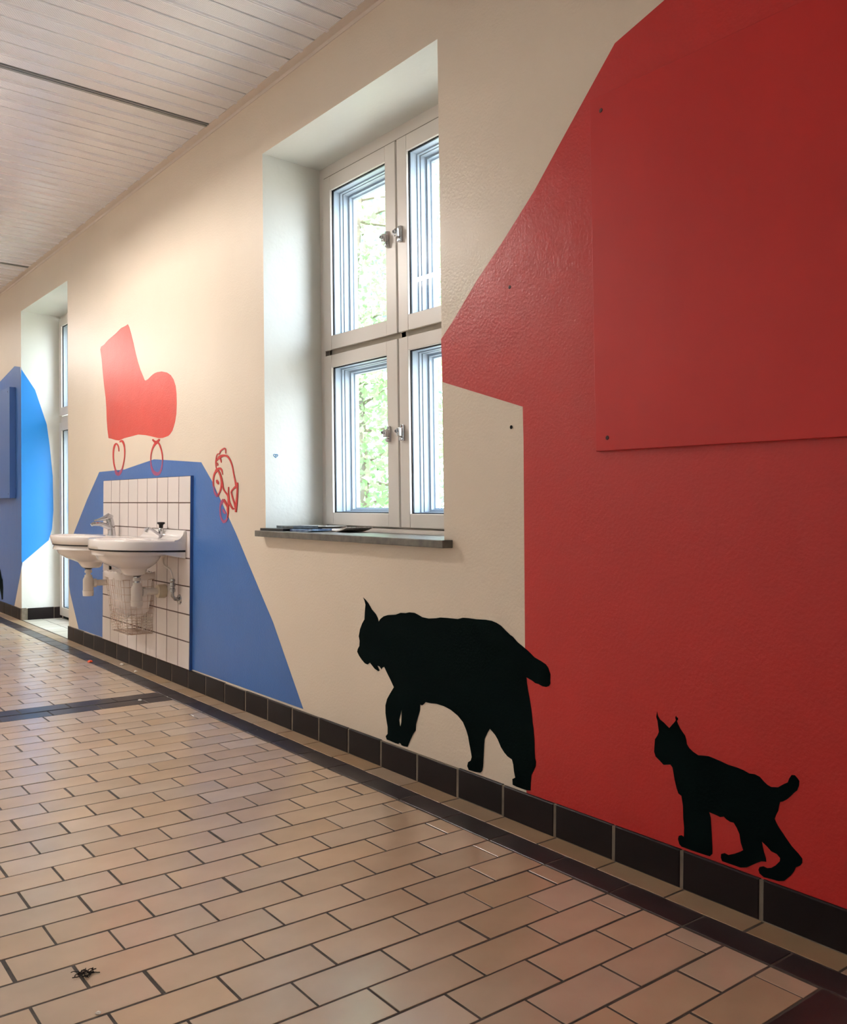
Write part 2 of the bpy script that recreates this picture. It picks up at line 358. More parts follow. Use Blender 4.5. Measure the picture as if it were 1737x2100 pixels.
CUB = [(1.6386,0.49),(1.6358,0.4778),(1.6283,0.4683),(1.615,0.4618),(1.6019,0.4536),(1.595,0.4496),(1.5869,0.4591),(1.5764,0.4712),(1.5722,0.4773),(1.5744,0.4841),(1.5723,0.4905),(1.5702,0.4867),(1.5651,0.4848),(1.5658,0.4796),(1.5692,0.4761),(1.5657,0.4679),(1.5571,0.4554),(1.5486,0.4464),(1.541,0.4392),(1.5367,0.4277),(1.5349,0.4157),(1.5274,0.4068),(1.5149,0.3989),(1.4965,0.3925),(1.4744,0.3961),(1.4625,0.3974),(1.4427,0.395),(1.4232,0.392),(1.4001,0.3878),(1.3736,0.3866),(1.355,0.3843),(1.3365,0.3794),(1.3202,0.3814),(1.3057,0.378),(1.2931,0.368),(1.2824,0.3618),(1.2719,0.3593),(1.2528,0.3635),(1.2374,0.3754),(1.2256,0.3832),(1.2223,0.3935),(1.2156,0.4047),(1.2072,0.4061),(1.2005,0.4005),(1.1948,0.394),(1.1953,0.3828),(1.2002,0.3689),(1.2101,0.3584),(1.2167,0.3503),(1.2285,0.3377),(1.2386,0.3302),(1.2472,0.3263),(1.2498,0.3159),(1.2521,0.3024),(1.2589,0.2876),(1.2619,0.2787),(1.2569,0.2688),(1.2499,0.2595),(1.2325,0.2405),(1.2137,0.2207),(1.1951,0.2074),(1.1851,0.1979),(1.1849,0.1869),(1.1898,0.179),(1.2014,0.1706),(1.2079,0.1557),(1.2162,0.1434),(1.2246,0.1343),(1.233,0.125),(1.2484,0.1192),(1.2693,0.1177),(1.2904,0.1155),(1.303,0.1212),(1.3066,0.1298),(1.3031,0.1382),(1.2925,0.1436),(1.2818,0.1422),(1.2696,0.1468),(1.2575,0.1572),(1.2455,0.1723),(1.2449,0.1806),(1.2543,0.1882),(1.27,0.1905),(1.2825,0.1996),(1.2975,0.2082),(1.2955,0.1956),(1.2911,0.1807),(1.2856,0.1661),(1.2845,0.1583),(1.298,0.1556),(1.3122,0.1461),(1.3302,0.1327),(1.3411,0.1252),(1.3595,0.1186),(1.3858,0.1182),(1.4163,0.1179),(1.4203,0.1268),(1.4196,0.1366),(1.4089,0.1423),(1.3974,0.1408),(1.3786,0.1501),(1.36,0.1619),(1.3519,0.1684),(1.3595,0.1861),(1.3635,0.2083),(1.3719,0.2227),(1.3814,0.234),(1.3927,0.2335),(1.4042,0.237),(1.4119,0.2423),(1.4235,0.2377),(1.4371,0.2398),(1.4588,0.2417),(1.4539,0.2265),(1.4516,0.1996),(1.4497,0.1726),(1.4478,0.1457),(1.4476,0.1285),(1.4554,0.1192),(1.4793,0.1179),(1.5118,0.1173),(1.5491,0.1174),(1.5568,0.1229),(1.5611,0.1358),(1.5587,0.1455),(1.5495,0.15),(1.5411,0.1471),(1.5406,0.1739),(1.5438,0.2013),(1.5454,0.2363),(1.5508,0.2632),(1.5613,0.2676),(1.5679,0.282),(1.5745,0.3035),(1.579,0.3239),(1.5821,0.3375),(1.5899,0.3446),(1.6136,0.338),(1.6291,0.3482),(1.6424,0.3561),(1.6479,0.3695),(1.6464,0.3918),(1.6452,0.4066),(1.6365,0.4194),(1.6314,0.4314),(1.6337,0.4454),(1.637,0.463),(1.6415,0.4731)]
BOOT = [(6.1196,2.3431),(6.092,2.3203),(6.0493,2.2623),(6.0071,2.1977),(5.9651,2.1265),(5.9237,2.0633),(5.8729,1.9996),(5.823,1.951),(5.7973,1.9233),(5.774,1.9158),(5.7359,1.9201),(5.661,1.9398),(5.6148,1.947),(5.5692,1.9486),(5.4972,1.9444),(5.409,1.9274),(5.3483,1.9044),(5.3053,1.873),(5.2709,1.8296),(5.2567,1.7821),(5.2522,1.7159),(5.2561,1.6569),(5.2752,1.6056),(5.3164,1.5554),(5.3501,1.5376),(5.3843,1.5262),(5.4716,1.5192),(5.5431,1.5219),(5.6534,1.5387),(5.7671,1.5545),(5.9042,1.5671),(6.046,1.5617),(6.1718,1.5579),(6.2797,1.5475),(6.3462,1.5542),(6.4367,1.5692),(6.5011,1.5768),(6.5256,1.6405),(6.5436,1.7197),(6.5522,1.7985),(6.5703,1.8783),(6.6078,1.9762),(6.6384,2.0741),(6.6644,2.1721),(6.6973,2.2478),(6.6807,2.2654),(6.6138,2.2718),(6.5204,2.2937),(6.3615,2.3165),(6.2519,2.3377),(6.166,2.3393)]
RED = [(1.5254,2.6226),(1.6363,2.5889),(1.8225,2.5374),(2.036,2.3154),(2.1674,2.1765),(2.3211,2.0407),(2.4617,1.9263),(2.5992,1.7977),(2.669,1.7398)]
RED2 = [(2.6578,1.573),(2.2165,1.4405),(2.2113,1.3286),(2.1955,0.6377),(2.1892,0.4198),(2.1823,0.1521)]
BLUE = [(7.1721,0.114),(7.3956,0.3721),(7.4285,0.439),(7.4357,0.7628),(7.2957,0.8771),(6.9815,1.133),(6.7012,1.3357),(6.1718,1.3384),(5.6177,1.3886),(4.8845,1.3433),(4.7341,1.2295),(4.4279,0.9428),(4.1501,0.6555),(4.0006,0.5031),(3.6941,0.12)]
BLUE_FAR = [(10.7221,2.2293),(9.8259,2.3426),(9.2348,2.4305),(9.0206,2.3976)]
BLUE_FAR2 = [(8.8955,0.5378),(9.1761,0.1224)]
FARLYNX = [(9.7969,0.4644),(9.7332,0.4086),(9.6694,0.3239),(9.6605,0.3737),(9.6269,0.2532),(9.6339,0.1349),(9.6846,0.1256),(9.7276,0.1961),(9.7916,0.2657)]
REVEAL_BLUE = [(0.0044,2.3695),(0.1264,2.1873),(0.2321,1.8651),(0.2583,1.6689),(0.2866,1.3685),(0.2923,1.0389),(0.2782,0.8556),(0.2465,0.7481),(0.0216,0.5491)]
WHEEL_A = [[(6.2694,1.4693,6.287,1.4699),(6.2695,1.4764,6.2885,1.4771),(6.2701,1.4866,6.2905,1.4871),(6.2723,1.4963,6.294,1.4962),(6.2762,1.5041,6.2989,1.5032),(6.2819,1.5113,6.3051,1.5093),(6.2897,1.5178,6.3125,1.5143),(6.3005,1.524,6.3217,1.5188),(6.315,1.5297,6.3306,1.522),(6.3365,1.5331,6.3325,1.5223),(6.3571,1.5308,6.3352,1.5213),(6.3722,1.5258,6.3433,1.5179),(6.3844,1.5188,6.3512,1.5125),(6.3925,1.5101,6.3592,1.5053),(6.3987,1.4995,6.3661,1.4959),(6.4031,1.4874,6.3717,1.4846),(6.4062,1.4733,6.3761,1.4712),(6.4076,1.4575,6.379,1.456),(6.4068,1.4407,6.3797,1.4398),(6.404,1.4227,6.377,1.4222),(6.3989,1.4037,6.372,1.4037),(6.392,1.3859,6.3653,1.3864),(6.3818,1.3688,6.3555,1.37),(6.37,1.3531,6.344,1.3546),(6.3616,1.3424,6.3357,1.344)],[(6.2541,1.5314,6.2699,1.5375),(6.243,1.5336,6.2619,1.5412),(6.23,1.5362,6.2476,1.5462),(6.2267,1.5361,6.2237,1.5484),(6.2259,1.5344,6.1989,1.5434),(6.2165,1.5298,6.1825,1.5359),(6.2052,1.5234,6.1715,1.527),(6.1952,1.5157,6.1635,1.5175),(6.1864,1.5061,6.1576,1.5067),(6.179,1.4943,6.1536,1.4942),(6.1742,1.4797,6.1497,1.4792),(6.171,1.4631,6.1473,1.4622),(6.1703,1.4462,6.1476,1.4449),(6.1729,1.4292,6.1512,1.4276),(6.1784,1.4119,6.157,1.4101),(6.1859,1.3951,6.1641,1.3929),(6.1965,1.3774,6.1744,1.3749),(6.2088,1.36,6.1863,1.3574),(6.2178,1.3478,6.1947,1.3451)]]
WHEEL_A_LOW = [[(6.3636,1.342,6.3338,1.3443),(6.3617,1.335,6.3236,1.3381),(6.3567,1.325,6.3112,1.3298),(6.3486,1.3153,6.2989,1.3239),(6.3353,1.3073,6.2894,1.321),(6.3153,1.3001,6.2836,1.3203),(6.2808,1.2959,6.2911,1.3217),(6.2515,1.3006,6.2918,1.3209),(6.2333,1.3075,6.2801,1.3232),(6.2188,1.3153,6.2664,1.3272),(6.2078,1.3255,6.2493,1.3338),(6.1989,1.3364,6.2318,1.3425),(6.1944,1.3443,6.2181,1.3487)]]
WHEEL_B = [[(5.6532,1.5165,5.6344,1.5221),(5.6431,1.5106,5.621,1.5174),(5.6267,1.5023,5.6035,1.5111),(5.6058,1.4944,5.5888,1.5072),(5.5799,1.4915,5.5754,1.5045),(5.5573,1.4909,5.5568,1.5023),(5.5426,1.491,5.5427,1.5006)],[(5.531,1.5175,5.5118,1.5102),(5.5432,1.5145,5.5196,1.5055),(5.5597,1.5098,5.5319,1.499),(5.5763,1.5054,5.5454,1.4924),(5.5916,1.5016,5.5601,1.4871),(5.6065,1.496,5.5765,1.4836),(5.6212,1.4889,5.5912,1.4792),(5.6335,1.4801,5.6054,1.4729),(5.6446,1.4705,5.6189,1.4649),(5.6545,1.4603,5.6307,1.4559),(5.6628,1.4493,5.6413,1.4459),(5.6695,1.4374,5.6506,1.435),(5.6755,1.4253,5.6569,1.4234),(5.6793,1.4112,5.6606,1.4099),(5.6812,1.3968,5.6625,1.3957),(5.6823,1.3868,5.6636,1.3857)],[(5.5771,1.4958,5.5627,1.5029),(5.5659,1.4923,5.5513,1.4993),(5.5513,1.4875,5.5341,1.4936),(5.5385,1.4814,5.5175,1.4855),(5.528,1.4727,5.5049,1.4752),(5.5173,1.4618,5.4949,1.4636),(5.5077,1.4505,5.4863,1.4518),(5.4991,1.4393,5.4788,1.4403),(5.4918,1.4278,5.4726,1.4284),(5.4864,1.4161,5.4671,1.4163),(5.4827,1.4025,5.4632,1.4023),(5.4803,1.3886,5.4608,1.3882),(5.4787,1.3787,5.4593,1.3784)]]
WHEEL_B_LOW = [[(5.6823,1.3864,5.6636,1.3861),(5.6815,1.3783,5.6615,1.378),(5.6797,1.3666,5.6586,1.3666),(5.676,1.3543,5.6538,1.3548),(5.6726,1.3418,5.6447,1.3431),(5.6672,1.3286,5.6339,1.3313),(5.6584,1.3162,5.6217,1.3217),(5.645,1.3051,5.6065,1.3147),(5.6286,1.2956,5.5896,1.3092),(5.6123,1.288,5.5748,1.3057),(5.5931,1.2832,5.5687,1.304),(5.5709,1.2807,5.5679,1.3039),(5.5508,1.2809,5.5631,1.3041),(5.532,1.2838,5.5522,1.3035),(5.512,1.2888,5.5406,1.3037),(5.4957,1.2969,5.5284,1.3063),(5.4845,1.3076,5.5153,1.3134),(5.476,1.3201,5.5022,1.3239),(5.4701,1.3336,5.4911,1.3359),(5.4645,1.3494,5.4851,1.351),(5.4612,1.3661,5.4813,1.3675),(5.4593,1.3779,5.4787,1.3792)]]
CHICK = [[(4.6262,1.383,4.6396,1.3849),(4.6241,1.3862,4.6384,1.3883),(4.6213,1.3905,4.6361,1.3932),(4.6175,1.3938,4.6316,1.3981),(4.6123,1.3959,4.6245,1.4018),(4.6053,1.398,4.6161,1.4047),(4.5967,1.4,4.6073,1.4071),(4.5865,1.4025,4.5969,1.4099),(4.5764,1.4048,4.5845,1.4126),(4.5712,1.4055,4.5713,1.4134),(4.5711,1.4055,4.5592,1.4104),(4.5689,1.4037,4.5533,1.4058),(4.566,1.4001,4.5504,1.4005),(4.5642,1.3936,4.5495,1.3932),(4.5635,1.3856,4.55,1.3849),(4.5629,1.3797,4.5507,1.3791)],[(4.6649,1.2967,4.6781,1.2953),(4.6671,1.2996,4.6804,1.2983),(4.6701,1.3039,4.6835,1.3029),(4.6724,1.3089,4.6861,1.3085),(4.6735,1.3147,4.688,1.3147),(4.6735,1.3214,4.6896,1.3217),(4.6731,1.3284,4.6908,1.329),(4.6721,1.3355,4.6915,1.3365),(4.6721,1.343,4.6903,1.3441),(4.6719,1.3505,4.6881,1.3517),(4.6713,1.3584,4.6855,1.3596),(4.6699,1.3661,4.6824,1.3675),(4.667,1.3722,4.6787,1.3743),(4.6629,1.3762,4.6733,1.3792),(4.6581,1.3788,4.6664,1.3827),(4.6536,1.38,4.6579,1.385),(4.6481,1.3798,4.6473,1.3852),(4.6405,1.3786,4.6374,1.3839),(4.6346,1.3775,4.631,1.383)],[(4.6637,1.3419,4.6753,1.3446),(4.6595,1.3441,4.674,1.3475),(4.6543,1.3472,4.6712,1.3516),(4.649,1.3497,4.6673,1.3558),(4.6433,1.3508,4.6629,1.3595),(4.6364,1.3518,4.6583,1.3628),(4.6281,1.3532,4.654,1.3659),(4.6204,1.3557,4.6482,1.3688),(4.6151,1.3583,4.6389,1.3718),(4.61,1.3601,4.6268,1.3745),(4.6029,1.3614,4.6133,1.3758),(4.5936,1.3624,4.5997,1.3763),(4.5831,1.363,4.586,1.3762),(4.5713,1.3632,4.5717,1.3755),(4.5595,1.3628,4.5561,1.3743),(4.5501,1.3618,4.5408,1.3717),(4.5423,1.3597,4.528,1.3674),(4.5342,1.3564,4.518,1.3624),(4.5259,1.3522,4.5094,1.3571),(4.518,1.3474,4.5015,1.3513),(4.5106,1.3419,4.4943,1.345),(4.5035,1.3355,4.4874,1.3381),(4.4965,1.3281,4.4807,1.3302),(4.4897,1.3199,4.4743,1.3216),(4.4837,1.3112,4.4683,1.3126),(4.4785,1.3021,4.4633,1.3031),(4.4739,1.2924,4.459,1.2933),(4.4694,1.2821,4.4546,1.2829),(4.4647,1.271,4.4499,1.2717),(4.46,1.2592,4.4452,1.26),(4.4554,1.248,4.4405,1.2489),(4.4506,1.2374,4.4355,1.2385),(4.4459,1.2274,4.4304,1.2286),(4.4422,1.2188,4.426,1.2199),(4.44,1.2117,4.4221,1.2128),(4.4386,1.2058,4.4191,1.207),(4.4379,1.2019,4.4169,1.2031)],[(4.6369,1.355,4.6222,1.3582),(4.6336,1.3526,4.6191,1.3556),(4.6292,1.3492,4.6146,1.3517),(4.6256,1.3456,4.6104,1.347),(4.6221,1.3408,4.6087,1.3413),(4.619,1.3352,4.6078,1.3354),(4.6166,1.3311,4.6076,1.3313)],[(4.6691,1.3326,4.6579,1.3335),(4.6674,1.3291,4.6555,1.3299),(4.6651,1.3242,4.6523,1.3248),(4.6644,1.3209,4.6507,1.32),(4.6647,1.3196,4.6546,1.3165),(4.6668,1.3183,4.6599,1.3149),(4.6687,1.3171,4.6635,1.3143)],[(4.6728,1.2815,4.6931,1.2911),(4.6656,1.2838,4.6871,1.294),(4.6561,1.2869,4.6777,1.2982),(4.6473,1.2891,4.667,1.302),(4.6401,1.2914,4.6549,1.3041),(4.6333,1.2932,4.6419,1.3055),(4.6298,1.294,4.6274,1.3053),(4.6274,1.2939,4.6146,1.3024),(4.6227,1.2923,4.606,1.2982),(4.6174,1.2897,4.5998,1.2936),(4.6123,1.2859,4.5954,1.2882),(4.6076,1.281,4.5924,1.2824),(4.6037,1.2761,4.5904,1.2769),(4.6005,1.2712,4.5894,1.2715),(4.5982,1.2663,4.5892,1.2664),(4.5962,1.2628,4.5895,1.2629)],[(4.6603,1.2942,4.6537,1.2819),(4.6659,1.2938,4.6583,1.2816),(4.676,1.2928,4.663,1.2812),(4.6872,1.2897,4.667,1.2801),(4.6956,1.2845,4.6744,1.2774),(4.7032,1.2782,4.683,1.273),(4.7094,1.271,4.6908,1.2675),(4.7147,1.2629,4.6962,1.2605),(4.7186,1.254,4.7006,1.2522),(4.7212,1.2451,4.7038,1.2439),(4.7226,1.2363,4.7054,1.2356),(4.7227,1.2276,4.7059,1.2273),(4.722,1.2194,4.7056,1.2195),(4.7206,1.2114,4.7043,1.2118),(4.7185,1.204,4.7022,1.2046),(4.7169,1.199,4.7007,1.1996)],[(4.6613,1.2858,4.6412,1.29),(4.6553,1.2815,4.6362,1.2854),(4.6473,1.2753,4.6288,1.2787),(4.64,1.2687,4.622,1.2713),(4.6342,1.262,4.6168,1.2638),(4.6288,1.2546,4.6123,1.256),(4.6241,1.2468,4.6086,1.2479),(4.6202,1.2388,4.6049,1.2397),(4.6168,1.2306,4.6019,1.2311),(4.6148,1.2225,4.6001,1.2226),(4.6151,1.2145,4.5989,1.2141),(4.6166,1.2065,4.599,1.2056),(4.6194,1.1987,4.6003,1.1971),(4.6226,1.1903,4.6045,1.1883),(4.6272,1.1819,4.61,1.1796),(4.6317,1.1746,4.6155,1.1721),(4.6361,1.1694,4.6207,1.1664),(4.6405,1.1653,4.6258,1.1619),(4.6447,1.1616,4.6306,1.1582),(4.6501,1.1583,4.634,1.1543),(4.655,1.1557,4.6372,1.151),(4.6588,1.1539,4.6391,1.1486)],[(4.6785,1.2349,4.6626,1.2374),(4.6776,1.2307,4.6564,1.2341),(4.6752,1.225,4.6487,1.2293),(4.6729,1.2195,4.6413,1.2248),(4.6648,1.2156,4.6404,1.2199),(4.657,1.2121,4.6396,1.2152),(4.6506,1.2099,4.6402,1.2117)],[(4.6391,1.2763,4.6231,1.2785),(4.6332,1.27,4.618,1.2721),(4.6252,1.261,4.6105,1.2628),(4.6178,1.2515,4.6037,1.2529),(4.6132,1.2419,4.5974,1.2431),(4.6091,1.2317,4.5917,1.2328),(4.6056,1.2218,4.5867,1.2228),(4.6026,1.2124,4.5836,1.2131),(4.6001,1.2031,4.5811,1.204),(4.5966,1.1943,4.5779,1.1959),(4.5912,1.1867,4.5738,1.189),(4.585,1.18,4.5689,1.1828),(4.5774,1.1735,4.5628,1.177),(4.5684,1.167,4.5542,1.1713),(4.5585,1.161,4.5441,1.1657),(4.5494,1.1554,4.5345,1.1603),(4.5414,1.1503,4.5253,1.1559),(4.535,1.1461,4.5159,1.1511),(4.5313,1.1417,4.508,1.1445),(4.5281,1.1353,4.5058,1.136),(4.5267,1.1272,4.5061,1.1272),(4.5258,1.1188,4.5071,1.1187),(4.5261,1.1108,4.5074,1.1105),(4.527,1.1028,4.5083,1.1023),(4.5281,1.0948,4.5095,1.0941),(4.5308,1.0868,4.5104,1.0858),(4.5339,1.0786,4.5116,1.0778),(4.536,1.0701,4.5118,1.07),(4.534,1.0608,4.5127,1.0613),(4.531,1.0517,4.5127,1.0524),(4.5284,1.0454,4.5131,1.0461)],[(4.521,1.1943,4.5111,1.194),(4.522,1.1873,4.511,1.1869),(4.5232,1.1772,4.5111,1.177),(4.5239,1.1674,4.5107,1.1673),(4.5237,1.159,4.5094,1.1592),(4.523,1.1509,4.5077,1.1512),(4.5224,1.1429,4.5059,1.1432),(4.5226,1.1347,4.5043,1.1348),(4.5229,1.1262,4.5028,1.1267),(4.5218,1.118,4.5001,1.1195),(4.5183,1.1105,4.4965,1.1131),(4.5136,1.1036,4.4917,1.1072),(4.5079,1.0971,4.486,1.1015),(4.5002,1.0907,4.4798,1.0957),(4.4917,1.0848,4.4726,1.0901),(4.4841,1.0798,4.4657,1.085),(4.4772,1.0757,4.4606,1.0806),(4.4703,1.0721,4.4567,1.0774),(4.4604,1.0694,4.4566,1.0764),(4.4491,1.0708,4.4576,1.0764),(4.4432,1.0739,4.4537,1.078),(4.4402,1.0759,4.4501,1.0796)],[(4.418,1.2167,4.4021,1.2164),(4.4203,1.2125,4.3998,1.2119),(4.423,1.2073,4.3983,1.2048),(4.4279,1.2035,4.4023,1.1963),(4.4352,1.1988,4.4173,1.1901),(4.4486,1.1929,4.434,1.1852),(4.4615,1.1866,4.4484,1.1807),(4.4727,1.1805,4.4595,1.1756),(4.4823,1.1744,4.4691,1.1705),(4.4885,1.1681,4.475,1.166),(4.4901,1.1623,4.4753,1.1627),(4.4874,1.1573,4.4725,1.1591),(4.4839,1.1516,4.4682,1.1534),(4.4793,1.1435,4.4636,1.1453),(4.4733,1.1341,4.4578,1.136),(4.4671,1.1248,4.4517,1.1269),(4.461,1.1163,4.4448,1.1189),(4.4546,1.1082,4.4375,1.1109),(4.4494,1.1006,4.4309,1.103),(4.4455,1.0926,4.4254,1.0947),(4.4425,1.0847,4.4209,1.0868),(4.4406,1.0791,4.4176,1.0813)],[(4.4232,1.2138,4.4021,1.2146),(4.4214,1.2085,4.401,1.2092),(4.419,1.2007,4.3993,1.201),(4.4176,1.1903,4.3985,1.1901),(4.4182,1.1762,4.3987,1.1757),(4.4196,1.1592,4.3998,1.1586),(4.4216,1.1428,4.4014,1.1421),(4.4243,1.1282,4.4031,1.1274),(4.4274,1.1141,4.4051,1.1132),(4.4304,1.0998,4.4071,1.099),(4.4321,1.0838,4.4101,1.0831),(4.4337,1.0677,4.4131,1.0672),(4.4345,1.0565,4.4154,1.0561)],[(4.5893,1.1216,4.566,1.1283),(4.5841,1.1183,4.5609,1.125),(4.5769,1.1135,4.5534,1.12),(4.5699,1.1084,4.5458,1.1145),(4.5626,1.1035,4.5397,1.1088),(4.5553,1.0981,4.5337,1.1027),(4.5481,1.0923,4.5281,1.0965),(4.5411,1.0865,4.5221,1.0904),(4.5347,1.0808,4.5159,1.0836),(4.5305,1.0744,4.512,1.0755),(4.5293,1.0657,4.5117,1.0657),(4.5301,1.0555,4.5136,1.0551),(4.5312,1.0459,4.5158,1.0455),(4.5327,1.0373,4.5177,1.0368),(4.5345,1.0295,4.5199,1.0289),(4.5358,1.024,4.5215,1.0234)]]
CHICK_LOW = [[(4.7169,1.199,4.7007,1.1996),(4.7155,1.1937,4.6989,1.1944),(4.7132,1.1862,4.6963,1.1871),(4.71,1.1785,4.6929,1.1798),(4.7078,1.1711,4.6872,1.1733),(4.7045,1.1636,4.6808,1.167),(4.6994,1.1563,4.6737,1.1618),(4.6906,1.1494,4.6656,1.1569),(4.6801,1.1432,4.6567,1.1528),(4.6659,1.1381,4.6547,1.1521),(4.6435,1.1409,4.6666,1.151),(4.6376,1.1459,4.6651,1.152),(4.6359,1.1486,4.6621,1.1539)],[(4.5912,1.1295,4.5642,1.1205),(4.5981,1.1254,4.5709,1.1166),(4.6082,1.1194,4.58,1.1111),(4.6177,1.1125,4.5877,1.1056),(4.6227,1.1053,4.5954,1.1005),(4.6263,1.0979,4.6023,1.0948),(4.6283,1.0901,4.6082,1.0885),(4.6302,1.0818,4.611,1.081),(4.6307,1.0731,4.6125,1.0729),(4.6303,1.0645,4.6133,1.0646),(4.6299,1.0561,4.6128,1.0565),(4.6285,1.0476,4.6116,1.0485),(4.6258,1.0391,4.609,1.0405),(4.6225,1.0302,4.6041,1.0323),(4.6177,1.0212,4.598,1.0243),(4.6113,1.0131,4.5909,1.0176),(4.6041,1.0054,4.5809,1.0126),(4.5942,0.9983,4.571,1.0093),(4.5778,0.9927,4.5677,1.0094),(4.5561,0.9947,4.5699,1.0088),(4.5431,0.9998,4.5637,1.01),(4.534,1.0053,4.556,1.0125),(4.5276,1.0116,4.5486,1.0161),(4.5235,1.018,4.5414,1.0212),(4.5215,1.0225,4.5358,1.025)],[(4.5969,1.0708,4.5847,1.0734),(4.5947,1.0664,4.5782,1.07),(4.5905,1.0603,4.5699,1.0651),(4.5857,1.0543,4.5617,1.0607),(4.5765,1.0497,4.5567,1.0559),(4.5674,1.0457,4.5509,1.0512),(4.5606,1.0432,4.5473,1.0477)]]
HEART = [(0.066,1.357),(0.052,1.35)]


# ================================================================== THE SETTING
YB, YF, XL = -5.0, 15.0, -3.5          # back end, far end, left wall
W1 = (2.645, 4.090, 0.955, 2.915)      # opening of the near window (y at eye level, z)
W2 = (7.468, 8.945, 0.0, 2.925)        # opening of the far glazed door
W3 = (-2.18, -0.735, 0.955, 2.915)     # next window, behind the camera
XR = 0.37                              # depth of the plaster reveals

# ---- right wall with its reveals
wr = empty('wall_right', (0, 5, 0), kind='structure')
b = MB()
zt = CEIL + .35
def rect_pts(w): return [(S(w[0], w[2]), w[2]), (S(w[1], w[2]), w[2]), (S(w[1], w[3]), w[3]), (S(w[0], w[3]), w[3])]
r1, r2, r3 = rect_pts(W1), rect_pts(W2), rect_pts(W3)
outer = [(YB, 0), r2[0], r2[3], r2[2], r2[1], (YF, 0), (YF, zt), (YB, zt)]
loops = [outer, r1[::-1], r3[::-1]]
tris = tessellate_polygon([[Vector((p[0], p[1], 0)) for p in l] for l in loops])
flat = [p for l in loops for p in l]
b.add([(0, p[0], p[1]) for p in flat], tris)
b.build('plaster', M['cream'], wr)
def reveal(w, floor=False):
    b = MB(); c = .006
    for (y, s_) in ((w[0], -1), (w[1], 1)):
        y2 = y + .015 * s_
        b.add([(0, S(y, w[2]), w[2]), (XR, S(y2, w[2]), w[2]), (XR, S(y2, w[3]), w[3]), (0, S(y, w[3]), w[3])], [(0, 1, 2, 3)])
    b.add([(0, S(w[0], w[3]), w[3]), (XR, S(w[0] - .015, w[3]), w[3]), (XR, S(w[1] + .015, w[3]), w[3]), (0, S(w[1], w[3]), w[3])], [(0, 1, 2, 3)])
    if not floor:
        b.add([(0, S(w[0], w[2]), w[2]), (XR, S(w[0], w[2]), w[2]), (XR, S(w[1], w[2]), w[2]), (0, S(w[1], w[2]), w[2])], [(0, 1, 2, 3)])
    return b
for i, (w, g) in enumerate(((W1, False), (W2, True), (W3, False))): tag(reveal(w, g).build('trim_%d' % (i + 2), M['reveal']), kind='structure')
# ---- masonry outside, with brick jambs
we = empty('wall_exterior', (.5, 5, 0), kind='structure')
def outer_opening(w): return (w[0] - .0, w[1] - .012, w[2], w[3] - .02)
b = MB()
lp = [[(YB, -.5), (YF, -.5), (YF, 4.0), (YB, 4.0)]]
for w in (W1, W2, W3): lp.append(rect_pts(outer_opening(w))[::-1])
for xx in (.5, .562):
    tris = tessellate_polygon([[Vector((p[0], p[1], 0)) for p in l] for l in lp]); fl = [p for l in lp for p in l]
    b.add([(xx, p[0], p[1]) for p in fl], tris)
for l in lp[1:]:
    for j in range(4):
        p, q = l[j], l[(j + 1) % 4]; b.add([(.5, p[0], p[1]), (.562, p[0], p[1]), (.562, q[0], q[1]), (.5, q[0], q[1])], [(0, 1, 2, 3)])
b.build('masonry', M['mortar'], we)
brick_me = None
for w in (W1, W2):
    o = outer_opening(w); z = o[2] + .01; k = 0
    while z < o[3] - .06:
        d = .055 if k % 2 else .05
        y = S(o[1], z + .03)
        if brick_me is None:
            ob = MB().cbox(-.028, .034, -.012, .11, -.031, .031, c=.004, ax='-y').build('brick', M['brick'], we, origin=(0, 0, 0))
            brick_me = ob.data
            brick_me.transform(Matrix.Translation(Vector(wpos(we)))); ob.location = Vector((.532, y, z + .033)) - wpos(we)
        else: inst('brick', brick_me, Vector((.532 - (.006 if k % 2 else 0), y + random.uniform(-.003, .002), z + .033)) - wpos(we), we)
        z += .0765; k += 1

# ---- left, back and far walls
def slab(name, x0, x1, y0, y1, z0, z1, m): return tag(MB().box(x0, x1, y0, y1, z0, z1).build(name, m), kind='structure')
M['white_wall'] = mat('white_wall_paint', lin(238, 234, 228), rough=.5, var=.03)
slab('wall_left', XL - .1, XL, YB, YF, 0, zt, M['white_wall'])
slab('wall_back', XL, .0, YB - .1, YB, 0, zt, M['cream'])
slab('wall_far', XL, .0, YF, YF + .1, 0, zt, M['cream'])

# ---- ceiling of metal panels
ce = empty('ceiling', (-1.8, 5, CEIL), kind='structure')
MB().box(XL, 0, YB, YF, CEIL + .06, CEIL + .08).build('plenum_cover', M['dark'], ce)
def panel_mesh(w, x0=XL, x1=-.043):
    h = w / 2; g = .0055
    prof = [(-h + g, .03), (-h + g, .003), (-h + g + .003, 0), (-.012, 0), (-.009, -.008), (-.004, -.008), (-.0015, .0015), (.0015, .0015), (.004, -.008), (.009, -.008), (.012, 0), (h - g - .003, 0), (h - g, .003), (h - g, .03)]
    bb = MB(); n = len(prof)
    bb.v = [(x, y, z) for x in (x0, x1) for y, z in prof]
    bb.f = [(i, i + 1, n + i + 1, n + i) for i in range(n - 1)]
    return bb
PITCH = .23
pm = {}
def ceiling_panel(y0, w):
    key = round(w, 3); yc = y0 + w / 2
    if key not in pm:
        o = panel_mesh(w).build('ceiling_panel', M['ceiling'], ce, origin=(0, 0, 0)); pm[key] = o.data
        o.data.transform(Matrix.Translation(Vector((wpos(ce).x, wpos(ce).y, wpos(ce).z))))
        o.location = Vector((0, yc, CEIL)) - wpos(ce)
    else: inst('ceiling_panel', pm[key], Vector((0, yc, CEIL)) - wpos(ce), ce)
